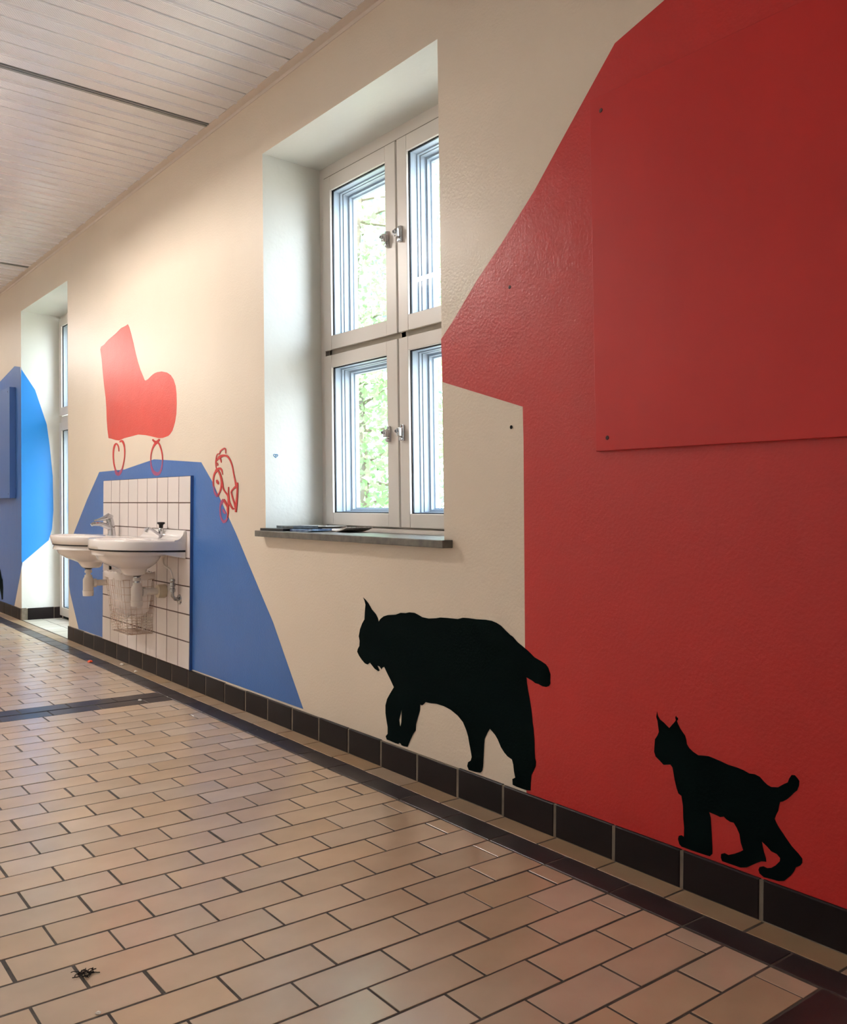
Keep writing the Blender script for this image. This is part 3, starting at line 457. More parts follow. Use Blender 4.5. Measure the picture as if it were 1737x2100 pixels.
def track(y0):
    b = MB(); b.box(XL, -.043, y0, y0 + .009, CEIL - .004, CEIL + .03); b.box(XL, -.043, y0 + .019, y0 + .040, CEIL - .004, CEIL + .03)
    b.box(XL, -.043, y0 + .009, y0 + .019, CEIL + .02, CEIL + .03)
    b.build('ceiling_track', M['track'], ce)
T0 = (.886, 4.736, 8.586, 12.436)
for i, t in enumerate(T0):
    track(t - .02)
    y = t + .022; end = (T0[i + 1] if i < 3 else t + 2.4) - .022
    if i == 0:
        # this bay is set out backwards from the next track
        y = end - 16 * PITCH; ceiling_panel(t + .022, y - t - .022)
    while y + PITCH < end + .02: ceiling_panel(y, min(PITCH, end - y) if end - y < PITCH + .02 else PITCH); y += PITCH
    if end - y > .03: ceiling_panel(y, end - y)
y = .866
while y - PITCH > YB: y -= PITCH; ceiling_panel(y, PITCH)
tr = MB(); tr.box(-.046, -.0005, YB, YF, CEIL - .003, CEIL - .001); tr.box(-.003, -.0005, YB, YF, CEIL - .022, CEIL - .003)
tag(tr.build('trim_1', M['trim']), kind='structure')

# ---- floor: grout bed, quarry tiles, dark border strip and bands
fl = empty('floor', (-1.2, 4, 0), kind='structure')
MB().box(XL, .5, YB, YF, -.1, -.0013).build('grout_bed', M['grout'], fl)
FO = wpos(fl)
JW = .0075
def tile_mesh(name, lx, ly, m, c=.0007):
    o = MB().cbox(-lx / 2, lx / 2, -ly / 2, ly / 2, -.012, 0, c=c, ax='+z').build(name, m, None, origin=(0, 0, 0))
    me = o.data; bpy.data.objects.remove(o); return me
XI, V0, SH = -.2035, 1.0267, .0706      # inner edge of the border, line of the near band, width of the cut piece
Mod = .125
TM = {}
def tm(name, lx, ly, m):
    k = (name, round(lx, 3), round(ly, 3))
    if k not in TM: TM[k] = tile_mesh(name, lx, ly, m)
    return TM[k]
def view_edge(y): return -2.1635 + max(0, y) * .222 - .14
rest = MB(); count = 0
def put_tile(name, x0, x1, y0, y1, m, single):
    global count
    lx, ly = x1 - x0 - JW, y1 - y0 - JW
    cx, cy = (x0 + x1) / 2, (y0 + y1) / 2
    if single:
        o = inst(name, tm(name, lx, ly, m), Vector((cx + random.uniform(-.0016, .0016), cy + random.uniform(-.0008, .0008), random.uniform(-.0004, .0005))) - FO, fl)
        o.rotation_euler = (random.uniform(-.0015, .0015), random.uniform(-.0012, .0012), random.uniform(-.003, .003))
        count += 1
    else: rest.cbox(x0 + JW / 2, x1 - JW / 2, y0 + JW / 2, y1 - JW / 2, -.012, 0, c=.0028, ax='+z')
dark_rest = MB()
r0, r1_ = int((YB - V0) / Mod), int((YF - V0) / Mod)
bands = {-1: 0, -2: 1, 30: 1, 31: 0, 62: 1, 63: 0, -33: 0, -34: 1, 94: 0, 95: 1}
for r in range(r0, r1_):
    y0 = V0 + r * Mod; y1 = y0 + Mod
    if r in bands:
        x = XI + .0; first = .14 if bands[r] else .265
        if r in (-1, 31, 63): y0 += .004
        if r in (-2, 30, 62): y1 -= .004
        k = 0
        while x > XL:
            w = first if k == 0 else .25
            sgl = 0 < y1 < 10.5 and x > view_edge(y1)
            if sgl: put_tile('dark_band_tile', x - w, x, y0, y1, M['dark_tile'], True)
            else: dark_rest.cbox(x - w + JW / 2, x - JW / 2, y0 + JW / 2, y1 - JW / 2, -.012, 0, c=.0028, ax='+z')
            x -= w; k += 1
        continue
    first = SH if r % 2 == 0 else SH + Mod
    x = XI; k = 0
    while x > XL:
        w = first if k == 0 else .25
        sgl = .85 < y0 and y1 < 9.2 and x > view_edge(y1)
        put_tile('floor_tile', x - w, x, y0, y1, M['floor_tile'], sgl)
        x -= w; k += 1
for yb in (V0 - Mod, V0 + 31 * Mod, V0 + 63 * Mod):
    MB().box(XL, XI, yb - .005, yb + .005, -.0014, -.0004).build('expansion_joint', M['joint'], fl)
# border: dark strip, then a cream strip along the wall
y = V0 + Mod - 24 * .25
while y < YF - .3:
    s_ = .3 < y < 10.5
    if s_: put_tile('border_tile', -.2035 + .002, -.1005, y, y + .25, M['dark_tile'], True)
    else: dark_rest.cbox(-.2, -.104, y + .004, y + .246, -.012, 0, c=.0028, ax='+z')
    y += .25
y = 1.785 - 24 * .249
strip_rest = MB()
while y < YF - .3:
    if .3 < y < 10.5: put_tile('edge_tile', -.1005, -.004, y, y + .249, M['strip_tile'], True)
    else: strip_rest.cbox(-.097, -.008, y + .004, y + .245, -.012, 0, c=.0028, ax='+z')
    y += .249
tag(rest.build('outer_floor_tiles', M['floor_tile'], fl), kind='stuff')
tag(dark_rest.build('outer_dark_tiles', M['dark_tile'], fl), kind='stuff')
tag(strip_rest.build('outer_edge_tiles', M['strip_tile'], fl), kind='stuff')
# paler tiles in the niche of the glazed door
y = W2[0] + .01 - .04
for j in range(9):
    for i in range(2):
        x0 = .004 + i * .178
        put_tile('niche_tile', x0, x0 + .178, y + j * .166, y + (j + 1) * .166 - .001, M['niche_tile'], True)
print('single tiles', count)

# ---- baseboard of dark tiles
bb = empty('baseboard_right', (0, 4, 0), kind='structure')
HB = .1095
def base_run(y0, y1, phase):
    MB().box(-.0090, 0, y0, y1, -.003, HB - .001).build('baseboard_grout', M['light_grout'], bb)
    k = math.floor((y0 - phase) / .249); y = phase + k * .249
    while y < y1 - .01:
        a, e = max(y, y0) + .005, min(y + .249, y1) - .005
        if e - a > .01:
            nm = 'baseboard_tile'
            key = (nm, round(e - a, 3))
            if key not in TM:
                o = MB().cbox(-.011, 0, -(e - a) / 2, (e - a) / 2, 0, HB, c=.003, ax='-x').build(nm, M['base_tile'], None, origin=(0, 0, 0)); TM[key] = o.data; bpy.data.objects.remove(o)
            inst(nm, TM[key], Vector((random.uniform(-.001, .001), (a + e) / 2, random.uniform(-.0015, .0015))) - wpos(bb), bb)
        y += .249
yd0, yd1 = S(W2[0], 0), S(W2[1], 0)
base_run(.3, yd0, 1.294); base_run(yd1, 11.0, 1.294 + .02)
# returns into the niche, far jamb
b = MB(); b.cbox(.052, .285, yd1 - .011, yd1, 0, HB, c=.003, ax='-y'); b.build('baseboard_tile', M['base_tile'], bb)
b = MB(); b.cbox(.293, .362, yd1 - .011, yd1, 0, HB - .003, c=.004, ax='-y'); b.build('baseboard_tile', M['base_tile'], bb)
MB().box(.0, .365, yd1 - .006, yd1, -.003, HB - .002).build('baseboard_grout', M['light_grout'], bb)
b = MB(); b.cbox(-.005, .040, yd1 - .010, yd1, 0, HB + .004, c=.003, ax='-y'); b.build('baseboard_corner', M['light_grout'], bb)
MB().cbox(.0, .365, yd0, yd0 + .001, 0, HB, c=.0005, ax='-y').build('baseboard_tile', M['base_tile'], bb)

# ---- window builder
def ring(b, x0, x1, y0, y1, z0, z1, w, wb=None, chamfer=True):
    # rectangular frame (leaning with the wall)
    wb = wb or w
    b.box(x0, x1, y0, y0 + w, z0, z1, True); b.box(x0, x1, y1 - w, y1, z0, z1, True)
    b.box(x0, x1, y0 + w, y1 - w, z0, z0 + wb, True); b.box(x0, x1, y0 + w, y1 - w, z1 - w, z1, True)
    return b
def window_lock(y, z, flip, parent):
    g = MB(); s_ = -1 if flip else 1
    x = .337
    def bx(a, b_, c, d, e, f): g.box(a, b_, c, d, e, f, True)
    bx(x - .012, x + .001, y - .011, y + .011, z - .040, z + .036)
    bx(x - .034, x - .012, y - .011, y + .012, z - .018, z + .020)
    yy = S(y, z)
    g.lathe([(-.044, .004), (-.044, .0085), (-.030, .0105), (-.012, .0105)], (x, yy + .004, z + .004), 'x', 14)
    g.lathe([(-.022, .004), (-.022, .010), (-.010, .011)], (x, S(y, z - .03), z - .031), 'x', 14)
    o = g.build('lock', M['chrome'], parent, bevel=.002, smooth=True)
    k = MB(); k.lathe([(-.0455, .0015), (-.0455, .0055), (-.043, .0055)], (x, yy + .004, z + .004), 'x', 12); k.build('keyhole', M['gasket'], parent)
    return o
def casement(parent, y0, y1, z0, z1, wy0, wy1, wz0, wz1, lock=None, lockflip=False):
    s_ = empty('casement', Vector((.35, S((y0 + y1) / 2, z0), z0)) - wpos(parent), parent=parent)
    # inner wooden sash: rails between stiles
    a = MB()
    a.box(.338, .353, y0, y0 + wy0, z0, z1, True); a.box(.338, .353, y1 - wy1, y1, z0, z1, True)
    a.box(.3385, .353, y0 + wy0, y1 - wy1, z0, z0 + wz0, True); a.box(.3385, .353, y0 + wy0, y1 - wy1, z1 - wz1, z1, True)
    a.box(.353, .375, y0 + .012, y1 - .012, z0 + .012, z0 + wz0 - .01, True); a.box(.353, .375, y0 + .012, y1 - .012, z1 - wz1 + .01, z1 - .012, True)
    a.box(.353, .375, y0 + .012, y0 + wy0 - .01, z0 + wz0 - .01, z1 - wz1 + .01, True); a.box(.353, .375, y1 - wy1 + .01, y1 - .012, z0 + wz0 - .01, z1 - wz1 + .01, True)
    a.build('sash', M['frame'], s_, bevel=.0025)
    gy0, gy1, gz0, gz1 = y0 + wy0, y1 - wy1, z0 + wz0, z1 - wz1
    g = MB(); ring(g, .3535, .361, gy0 - .006, gy1 + .006, gz0 - .006, gz1 + .006, .011); g.build('gasket', M['gasket'], s_)
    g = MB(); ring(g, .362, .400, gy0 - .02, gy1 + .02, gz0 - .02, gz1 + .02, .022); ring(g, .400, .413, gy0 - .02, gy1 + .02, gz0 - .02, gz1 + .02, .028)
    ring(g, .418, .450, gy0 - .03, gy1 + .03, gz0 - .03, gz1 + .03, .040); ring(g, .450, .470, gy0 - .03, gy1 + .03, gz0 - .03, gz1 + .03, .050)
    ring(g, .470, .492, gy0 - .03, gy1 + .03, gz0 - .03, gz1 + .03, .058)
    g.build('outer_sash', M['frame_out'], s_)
    for xx in (.3570, .45):
        MB().box(xx, xx + .001, gy0 - .008, gy1 + .008, gz0 - .008, gz1 + .008, True).build('pane', M['glass'], s_)
    if lock: window_lock(lock[0], lock[1], lockflip, s_)
    return s_
def hinge(y, z, parent):
    MB().lathe([(-.03, .003), (-.028, .006), (.028, .006), (.03, .003)], (.345, S(y, z), z), 'z', 10).build('hinge', M['frame'], parent, smooth=True)

wn = empty('window_1', (.36, 3.39, .955), kind='structure')
f = MB()
f.box(.352, .495, 2.600, 2.715, .93, 2.945, True); f.box(.352, .495, 4.0585, 4.125, .93, 2.945, True)
f.box(.352, .495, 2.715, 4.0585, 2.857, 2.945, True); f.box(.350, .495, 2.715, 4.0585, .93, .985, True)
f.build('frame', M['frame'], wn)
f = MB(); ring(f, .376, .495, 2.715, 4.0585, .985, 2.857, .025); f.box(.376, .495, 2.722, 4.052, 1.880, 1.936, True); f.box(.376, .495, 3.372, 3.405, .99, 2.852, True)
f.build('transom', M['transom'], wn)
f = MB(); f.box(.3505, .353, 2.72, 4.0585, 2.847, 2.8568, True); f.box(.3505, .353, 4.0512, 4.0580, .99, 2.847, True); f.build('painted_shadow_strip', M['shadow_gap'], wn)  # dark strips standing in for the shadow in the gap round the sashes
MB().box(.335, .356, 2.72, 4.06, .957, .975, True).build('sill_bead', M['frame'], wn)
casement(wn, 3.394, 4.050, 1.921, 2.846, .084, .070, .074, .075, (3.455, 2.385))
casement(wn, 2.724, 3.380, 1.921, 2.846, .068, .076, .074, .075, (3.348, 2.386), True)
casement(wn, 3.394, 4.050, .993, 1.893, .087, .068, .066, .066, (3.460, 1.443))
casement(wn, 2.724, 3.380, .993, 1.893, .068, .072, .066, .066, (3.350, 1.443), True)
for z in (2.66, 2.09, 1.70, 1.18): hinge(4.058, z, wn)
# glazed door in the far niche
wd = empty('window_2', (.36, 8.2, 0), kind='structure')
f = MB()
f.box(.365, .495, 7.44, 7.535, 0, 2.95, True); f.box(.365, .495, 8.925, 8.985, 0, 2.95, True)
f.box(.365, .495, 7.535, 8.925, 2.895, 2.95, True); f.box(.365, .495, 7.535, 8.925, 1.885, 1.945, True)
f.box(.38, .495, 7.535, 8.925, 0, .03, True)
f.build('frame', M['frame'], wd)
MB().box(.372, .40, 7.535, 8.925, .0, .028, True).build('threshold', M['dark'], wd)
for y0, y1 in ((7.54, 8.226), (8.232, 8.92)):
    casement(wd, y0, y1, 1.95, 2.885, .07, .07, .075, .075)
    casement(wd, y0, y1, .03, 1.88, .07, .07, .08, .077)
MB().box(.345, .362, 8.925, 8.94, .42, .50, True).build('door_latch', M['dull_chrome'], wd)
w3 = empty('window_3', (.36, -1.45, .955), kind='structure')
f = MB(); ring(f, .365, .495, W3[0] - .02, W3[1] + .02, W3[2] - .02, W3[3] + .02, .08); f.box(.365, .495, W3[0], W3[1], 1.87, 1.95, True); f.box(.365, .495, -1.49, -1.42, 1, 2.9, True)
f.build('frame', M['frame'], w3)
MB().box(.45, .451, W3[0], W3[1], W3[2], W3[3], True).build('pane', M['glass'], w3)

# ================================================================== THINGS
# ---- window sill
o = MB().box(-.05, .372, 2.590, 4.112, .935, .9655).build('window_sill', M['sill'], bevel=.003)
tag(o, 'grey stone slab sill under the paned window', 'sill')

# ---- painted areas and figures on the wall
PT = .0012
red_loop = RED[1:] + RED2 + [(2.1818, HB), (.2, HB), (.2, 2.95), (.9, 2.80)]
o = MB().poly([red_loop], 0, PT).build('painted_field', M['red'])
tag(o, 'large dark red area painted on the wall right of the window', 'mural')
o = MB().poly([BLUE], 0, PT).build('painted_field', M['blue'])
tag(o, 'blue mountain shape painted on the wall behind the washbasins', 'mural')
bf = empty('painted_field', (0, 9.4, HB), 'dull blue area painted on the wall beyond the door niche', 'mural')
MB().poly([BLUE_FAR + [(S(W2[1], 2.3) + .001, 2.30), (S(W2[1], .56) + .001, .555)] + BLUE_FAR2 + [(9.19, HB), (11.5, HB), (11.5, 2.1)]], 0, PT).build('front_face', M['blue'], bf)
rb = REVEAL_BLUE; b = MB(); n = len(rb)
rvl = [(0, 2.395)] + rb[:-1] + [(.0, .535)]
tris = tessellate_polygon([[Vector((p[0], p[1], 0)) for p in rvl]])
vy = lambda x, z: S(W2[1] + .015 * x / XR, z)
b.v = [(p[0], vy(*p) - .0012, p[1]) for p in rvl] + [(p[0], vy(*p), p[1]) for p in rvl]; n = len(rvl)
b.f = [tuple(t) for t in tris] + [(j, (j + 1) % n, n + (j + 1) % n, n + j) for j in range(n)]
tag(b.build('painted_field', M['daylit_blue']), 'blue mural patch with painted-in daylight on the far side of the door niche', 'mural')
o = MB().poly([LYNX, LYNX_HOLE], -.0013, PT).build('painted_lynx', M['black'])
tag(o, 'large black lynx silhouette painted under the window', 'mural', 'black lynx silhouettes')
o = MB().poly([CUB], -.0013, PT).build('painted_lynx', M['black'])
tag(o, 'small black lynx cub silhouette painted on the red area', 'mural', 'black lynx silhouettes')
o = MB().poly([FARLYNX], -.0013, PT).build('painted_lynx', M['black'])
tag(o, 'black silhouette cut off by the left picture edge on the far blue area', 'mural', 'black lynx silhouettes')
sk = empty('painted_roller_boot', (0, 6.3, 1.33), 'light red roller boot with two ring wheels painted above the washbasins', 'mural')
MB().poly([BOOT], 0, PT).build('boot', M['boot_red'], sk)
def strokes(name, lst, m, parent, x, label=None):
    b = MB()
    for i, s_ in enumerate(lst): b.ribbon(s_, x, PT + i * .00012)
    o = b.build(name, m, parent)
    if label: o['label'] = label
    return o
strokes('wheel', WHEEL_A, M['line_red'], sk, -.0013); strokes('wheel', WHEEL_B, M['line_red'], sk, -.0013)
strokes('wheel_bottom', WHEEL_A_LOW, M['line_faded'], sk, -.0013, 'purplish bottom of the ring over blue')
strokes('wheel_bottom', WHEEL_B_LOW, M['line_faded'], sk, -.0013, 'purplish bottom of the ring over blue')
ck = empty('painted_chick', (0, 4.5, 1.0), 'red line drawing of a round-eyed bird at the right edge of the blue mountain', 'mural')
strokes('outline', CHICK, M['line_red'], ck, -.0013)
strokes('lower_outline', CHICK_LOW, M['line_faded'], ck, -.0015, 'purplish strokes over the blue paint')
# small blue heart on the reveal
b = MB(); pts = []
for j in range(15):
    t = 2 * math.pi * j / 14
    hx, hz = 16 * math.sin(t) ** 3, 13 * math.cos(t) - 5 * math.cos(2 * t) - 2 * math.cos(3 * t) - math.cos(4 * t)
    x, z = .062 + hx * .00085, 1.352 + hz * .00065
    pts.append((x, S(W1[1] + .0025, z) - .001, z))
b.tube(pts, .0017, 5); b.tube([(.058, S(W1[1] + .0025, 1.35) - .001, 1.345), (.066, S(W1[1] + .0025, 1.35) - .001, 1.357)], .0014, 5)
o = b.build('drawn_heart', M['ink_blue']); tag(o, 'tiny blue heart drawn on the left window reveal', 'drawing')

# ---- boards screwed to the wall
bd = empty('wall_board', (0, 1.3, 1.27), 'red painted board screwed onto the red wall area', 'board')
def board(root, y0, y1, z0, z1, th, m, lean=True):
    b = MB().box(-th, -PT, y0, y1, z0, z1, lean); b.build('panel', m, root, bevel=.002)
board(bd, .55, 1.8625, 1.2688, 2.385, .02, M['board_red'])
def screw(root, y, z, th, m):
    MB().lathe([(-.0015, .001), (-.0015, .0055), (0, .007)], (-th - .0005, y, z), 'x', 12).build('screw', m, root, smooth=True)
M['screw'] = mat('dark_screw', lin(60, 12, 14), rough=.5)
M['screw_blue'] = mat('dark_blue_screw', lin(18, 32, 70), rough=.5)
screw(bd, 1.8719 - .012, 2.336, .02, M['screw']); screw(bd, 1.834 - .012, 1.309, .02, M['screw'])
screw(bd, .60, 2.336, .02, M['screw']); screw(bd, .60, 1.309, .02, M['screw'])
bb2 = empty('wall_board', (0, 10, 1.14), 'blue painted board on the far blue wall area', 'board')
board(bb2, 9.155, 10.6, 1.150, 2.222, .055, M['board_blue'])
screw(bb2, 9.26, 2.18, .055, M['screw_blue']); screw(bb2, 9.21, 1.19, .055, M['screw_blue'])
for y, z, lab in ((2.2864, 1.8677, 'small dark plug hole in the red paint left of the board'), (2.2727, 1.3733, 'small dark plug hole in the cream wall under the red corner')):
    o = MB().lathe([(0, .0045), (-.0008, .0065), (-.0016, .0068), (-.0022, .004)], (-.0004, y, z), 'x', 10).build('wall_plug', M['screw'] if z > 1.5 else M['dark'])
    tag(o, lab, 'wall plug', 'holes in the wall')

# ---- white tiled splashback
sp = empty('tiled_splashback', (0, 5.79, HB), 'panel of white glazed tiles with brown joints behind the washbasins', 'splashback')
TY0, TY1, TZ0, TZ1 = 4.99, 6.55, HB + .003, 1.268
MB().box(-.0187, -PT, TY0 + .001, TY1 - .001, TZ0, TZ1 - .001).build('backing', M['tile_grout'], sp)
for yy in (TY0, TY1 - .002): MB().box(-.0185, -PT, yy, yy + .002, TZ0, TZ1).build('painted_edge', M['board_blue'], sp)
pw = (TY1 - TY0) / 9; rows = [TZ0, .2785, .441, .608, .775, .942, 1.107, TZ1]
for i in range(9):
    for j in range(7):
        y0, y1, z0, z1 = TY0 + i * pw + .0042, TY0 + (i + 1) * pw - .0042, rows[j] + .003, rows[j + 1] - .003
        key = ('wall_tile', round(z1 - z0, 3))
        if key not in TM:
            o = MB().cbox(-.0055, 0, -(y1 - y0) / 2, (y1 - y0) / 2, -(z1 - z0) / 2, (z1 - z0) / 2, c=.0016, ax='-x').build('wall_tile', M['white_tile'], None, origin=(0, 0, 0)); TM[key] = o.data; bpy.data.objects.remove(o)
        o = inst('wall_tile', TM[key], Vector((-.0148 + random.uniform(-.0003, .0003), (y0 + y1) / 2, (z0 + z1) / 2)) - wpos(sp), sp)
        o.rotation_euler = (0, random.uniform(-.003, .003), random.uniform(-.003, .003))
TX = -.0203                                    # face of the tiles

# ---- washbasins
def dshape(q, hw=.32, side=.17, front=.283, cu=.22):
    # distance from (cu, 0) to the D-shaped rim in direction q (q = 0 points away from the wall)
    c, s_ = math.cos(q), math.sin(q)
    lo, hi = 0, 1.0
    for _ in range(40):
        m = (lo + hi) / 2; u, v = cu + m * c, m * s_
        if u < side: ins = u > 0 and abs(v) < hw
        else: ins = (abs(v) / hw) ** 2.3 + ((u - side) / front) ** 2.3 < 1
        if ins: lo = m
        else: hi = m
    return lo
NB = 72
DQ = [dshape(2 * math.pi * j / NB) for j in range(NB)]
def basin_ring(yc, scale=1.0, z=0, mix=0.0, cu=.22, ru=.18, rv=.23, tilt=0):
    o = []
    for j in range(NB):
        q = 2 * math.pi * j / NB; c, s_ = math.cos(q), math.sin(q)
        e = 1 / math.sqrt((c / ru) ** 2 + (s_ / rv) ** 2)
        du, dv = .22 + DQ[j] * scale * c, DQ[j] * scale * s_
        eu, ev = cu + e * c, e * s_
        u, v = du * (1 - mix) + eu * mix, dv * (1 - mix) + ev * mix
        o.append((TX - max(u, .0005), yc + v, z + tilt * u))
    return o
def basin(yc, label, lip=True):
    r = empty('washbasin', (-.25, yc, .66), label, 'washbasin', 'washbasins on the tiled panel')
    B = lambda **k: basin_ring(yc, **k)
    T = .012
    b = MB()
    lo_ = 1.0 if lip else .95
    b.rings([B(scale=lo_ - .05, z=.818, tilt=T), B(scale=lo_, z=.824, tilt=T), B(scale=1.004 if lip else .975, z=.845, tilt=T), B(scale=1.003, z=.868, tilt=T), B(scale=.992, z=.8785, tilt=T), B(scale=.97, z=.882, tilt=T),
             B(z=.880, mix=.9, cu=.285, ru=.165, rv=.235, tilt=T), B(z=.872, mix=1, cu=.285, ru=.155, rv=.225, tilt=T), B(z=.82, mix=1, cu=.28, ru=.14, rv=.205), B(z=.765, mix=1, cu=.265, ru=.115, rv=.165),
             B(z=.735, mix=1, cu=.24, ru=.07, rv=.10), B(z=.725, mix=1, cu=.22, ru=.022, rv=.022)], False, True)
    b.build('rim_and_bowl', M['ceramic'], r, smooth=True, angle=60)
    b = MB(); b.rings([B(scale=lo_ - .045, z=.8135, tilt=T), B(scale=lo_ - .015, z=.815, tilt=T), B(scale=lo_ - .015, z=.8245, tilt=T), B(scale=lo_ - .045, z=.826, tilt=T)], True, True); b.build('rim_seal', M['seal'], r)
    b = MB()
    b.rings([B(scale=lo_ - .045, z=.816, tilt=T), B(scale=lo_ - .05, z=.810, tilt=T), B(z=.792, mix=.75, cu=.235, ru=.20, rv=.27), B(z=.786, mix=1, cu=.235, ru=.185, rv=.245), B(z=.765, mix=1, cu=.235, ru=.175, rv=.232), B(z=.735, mix=1, cu=.225, ru=.145, rv=.19),
             B(z=.712, mix=1, cu=.21, ru=.105, rv=.13), B(z=.700, mix=1, cu=.205, ru=.08, rv=.092), B(z=.672, mix=1, cu=.20, ru=.066, rv=.07), B(z=.662, mix=1, cu=.20, ru=.055, rv=.058)], True, True)
    b.build('underside', M['ceramic'], r, smooth=True, angle=60)
    # wedge under the back of the rim, against the wall
    b = MB()
    for s_ in (0,):
        hw = .312
        prof = [(.001, .812), (.20, .815), (.16, .806), (.001, .772)]
        vs = [(TX - u, yc + v, z) for v in (-hw, hw) for u, z in prof]
        b.add(vs, [(0, 1, 2, 3), (4, 7, 6, 5), (0, 4, 5, 1), (1, 5, 6, 2), (2, 6, 7, 3), (3, 7, 4, 0)])
    b.build('wall_apron', M['ceramic'], r, bevel=.003)
    # upstand along the wall with a hollow fillet
    prof = [(.0005, .870), (.0005, .934), (.004, .938), (.014, .938), (.019, .933), (.022, .920), (.028, .906), (.040, .893), (.058, .885), (.075, .882), (.075, .870)]
    hw = .319; ends = [(-hw, 0), (-hw + .006, .004), (hw - .006, .004), (hw, 0)]
    b = MB(); n = len(prof)
    for v, g in ends: b.v += [(TX - u, yc + v, z + (g if z > .91 else 0) - (.004 if (z > .91 and g == 0) else 0)) for u, z in prof]
    for k in range(3): b.f += [(k * n + i, k * n + (i + 1) % n, (k + 1) * n + (i + 1) % n, (k + 1) * n + i) for i in range(n)]
    b.f += [tuple(range(n)), tuple(3 * n + i for i in range(n - 1, -1, -1))]
    if lip: b.build('upstand', M['ceramic'], r, smooth=True, angle=50)
    MB().lathe([(0, .021), (.003, .023), (.004, .018), (.001, .012)], (TX - .22, yc, .7255), 'z', 20).build('drain', M['chrome'], r, smooth=True)
    return r
BY1, BY2 = 5.36, 6.175
basin(BY1, 'right-hand white washbasin with the black-knobbed pillar tap')
basin(BY2, 'left-hand white washbasin with the chrome lever tap, furthest from the window', False)

# ---- taps
tp = empty('pillar_tap', (-.062, 5.33, .882), 'chrome pillar tap with a black knob on the right-hand basin', 'tap')
bx, by, bz = -.064, 5.33, .882
MB().lathe([(0, .018), (.006, .018), (.009, .013), (.03, .012), (.045, .016), (.058, .017), (.066, .012), (.07, .009)], (bx, by, bz), 'z', 20).build('body', M['chrome'], tp, smooth=True)
MB().lathe([(.066, .009), (.068, .0115), (.085, .013), (.090, .016), (.093, .0225), (.100, .024), (.104, .022), (.105, .010)], (bx, by, bz), 'z', 20).build('knob', M['black_plastic'], tp, smooth=True)
MB().tube([(bx - .008, by, bz + .026), (bx - .03, by, bz + .04), (bx - .055, by, bz + .057), (bx - .074, by, bz + .068), (bx - .081, by, bz + .067), (bx - .088, by, bz + .055), (bx - .092, by, bz + .042)], [.0085, .0085, .008, .008, .0085, .0095, .0098], 14).build('spout', M['chrome'], tp, smooth=True)
lt = empty('lever_tap', (-.085, 6.175, .882), 'chrome single-lever mixer tap on the left-hand basin', 'tap')
bx, by, bz = -.095, 6.175, .882
MB().tube([(bx + .012, by, bz), (bx + .012, by, bz + .012), (bx + .009, by, bz + .05), (bx + .002, by, bz + .085), (bx - .004, by, bz + .112)], [.028, .026, .024, .0255, .024], 18).build('body', M['chrome'], lt, smooth=True)
MB().tube([(bx + .004, by, bz + .052), (bx - .03, by, bz + .066), (bx - .07, by, bz + .078), (bx - .115, by, bz + .078), (bx - .128, by, bz + .070)], [.021, .018, .0145, .013, .011], 14).build('spout', M['chrome'], lt, smooth=True)
MB().tube([(bx + .012, by, bz + .118), (bx - .01, by, bz + .128), (bx - .04, by, bz + .116), (bx - .075, by, bz + .107), (bx - .108, by, bz + .100)], [.020, .025, .016, .009, .005], 14).build('lever', M['chrome'], lt, smooth=True)

# ---- bottle traps
def trap(yc, xc, label, far=False):
    r = empty('bottle_trap', (xc, yc, .47), label, 'drain trap', 'traps under the washbasins')
    MB().lathe([(.652, .020), (.664, .034), (.664, .03)], (xc, yc, 0), 'z', 20).build('drain_ring', M['black_plastic'] , r)
    MB().lathe([(.585, .016), (.652, .016)], (xc, yc, 0), 'z', 16).build('tail_pipe', M['chrome'] if not far else M['pvc'], r, smooth=True)
    MB().lathe([(.645, .021), (.640, .024), (.628, .024), (.626, .020)], (xc, yc, 0), 'z', 16).build('drain_nut', M['pvc'], r, smooth=True)
    MB().lathe([(.468, .020), (.470, .034), (.505, .0365), (.507, .034), (.512, .034), (.580, .0345), (.592, .030), (.600, .024), (.612, .024), (.614, .018)], (xc, yc, 0), 'z', 22).build('bottle', M['pvc'], r, smooth=True)
    MB().tube([(xc, yc, .556), (TX, yc, .556)], .0205, 16).build('outlet_pipe', M['pvc'], r, smooth=True)
    MB().lathe([(.030, .020), (.032, .0285), (.052, .0295), (.056, .022)], (xc, yc, .556), 'x', 18).build('outlet_nut', M['pvc'], r, smooth=True)
    MB().lathe([(-.052, .026), (-.050, .042), (-.006, .044), (.0, .040)], (TX, yc, .556), 'x', 22).build('wall_flange', M['pvc_old'], r, smooth=True)
    return r
trap(BY1 + .005, -.200, 'white bottle trap under the right-hand basin, in front of the basket')
trap(BY2, -.240, 'white bottle trap under the left-hand basin, against blue', True)

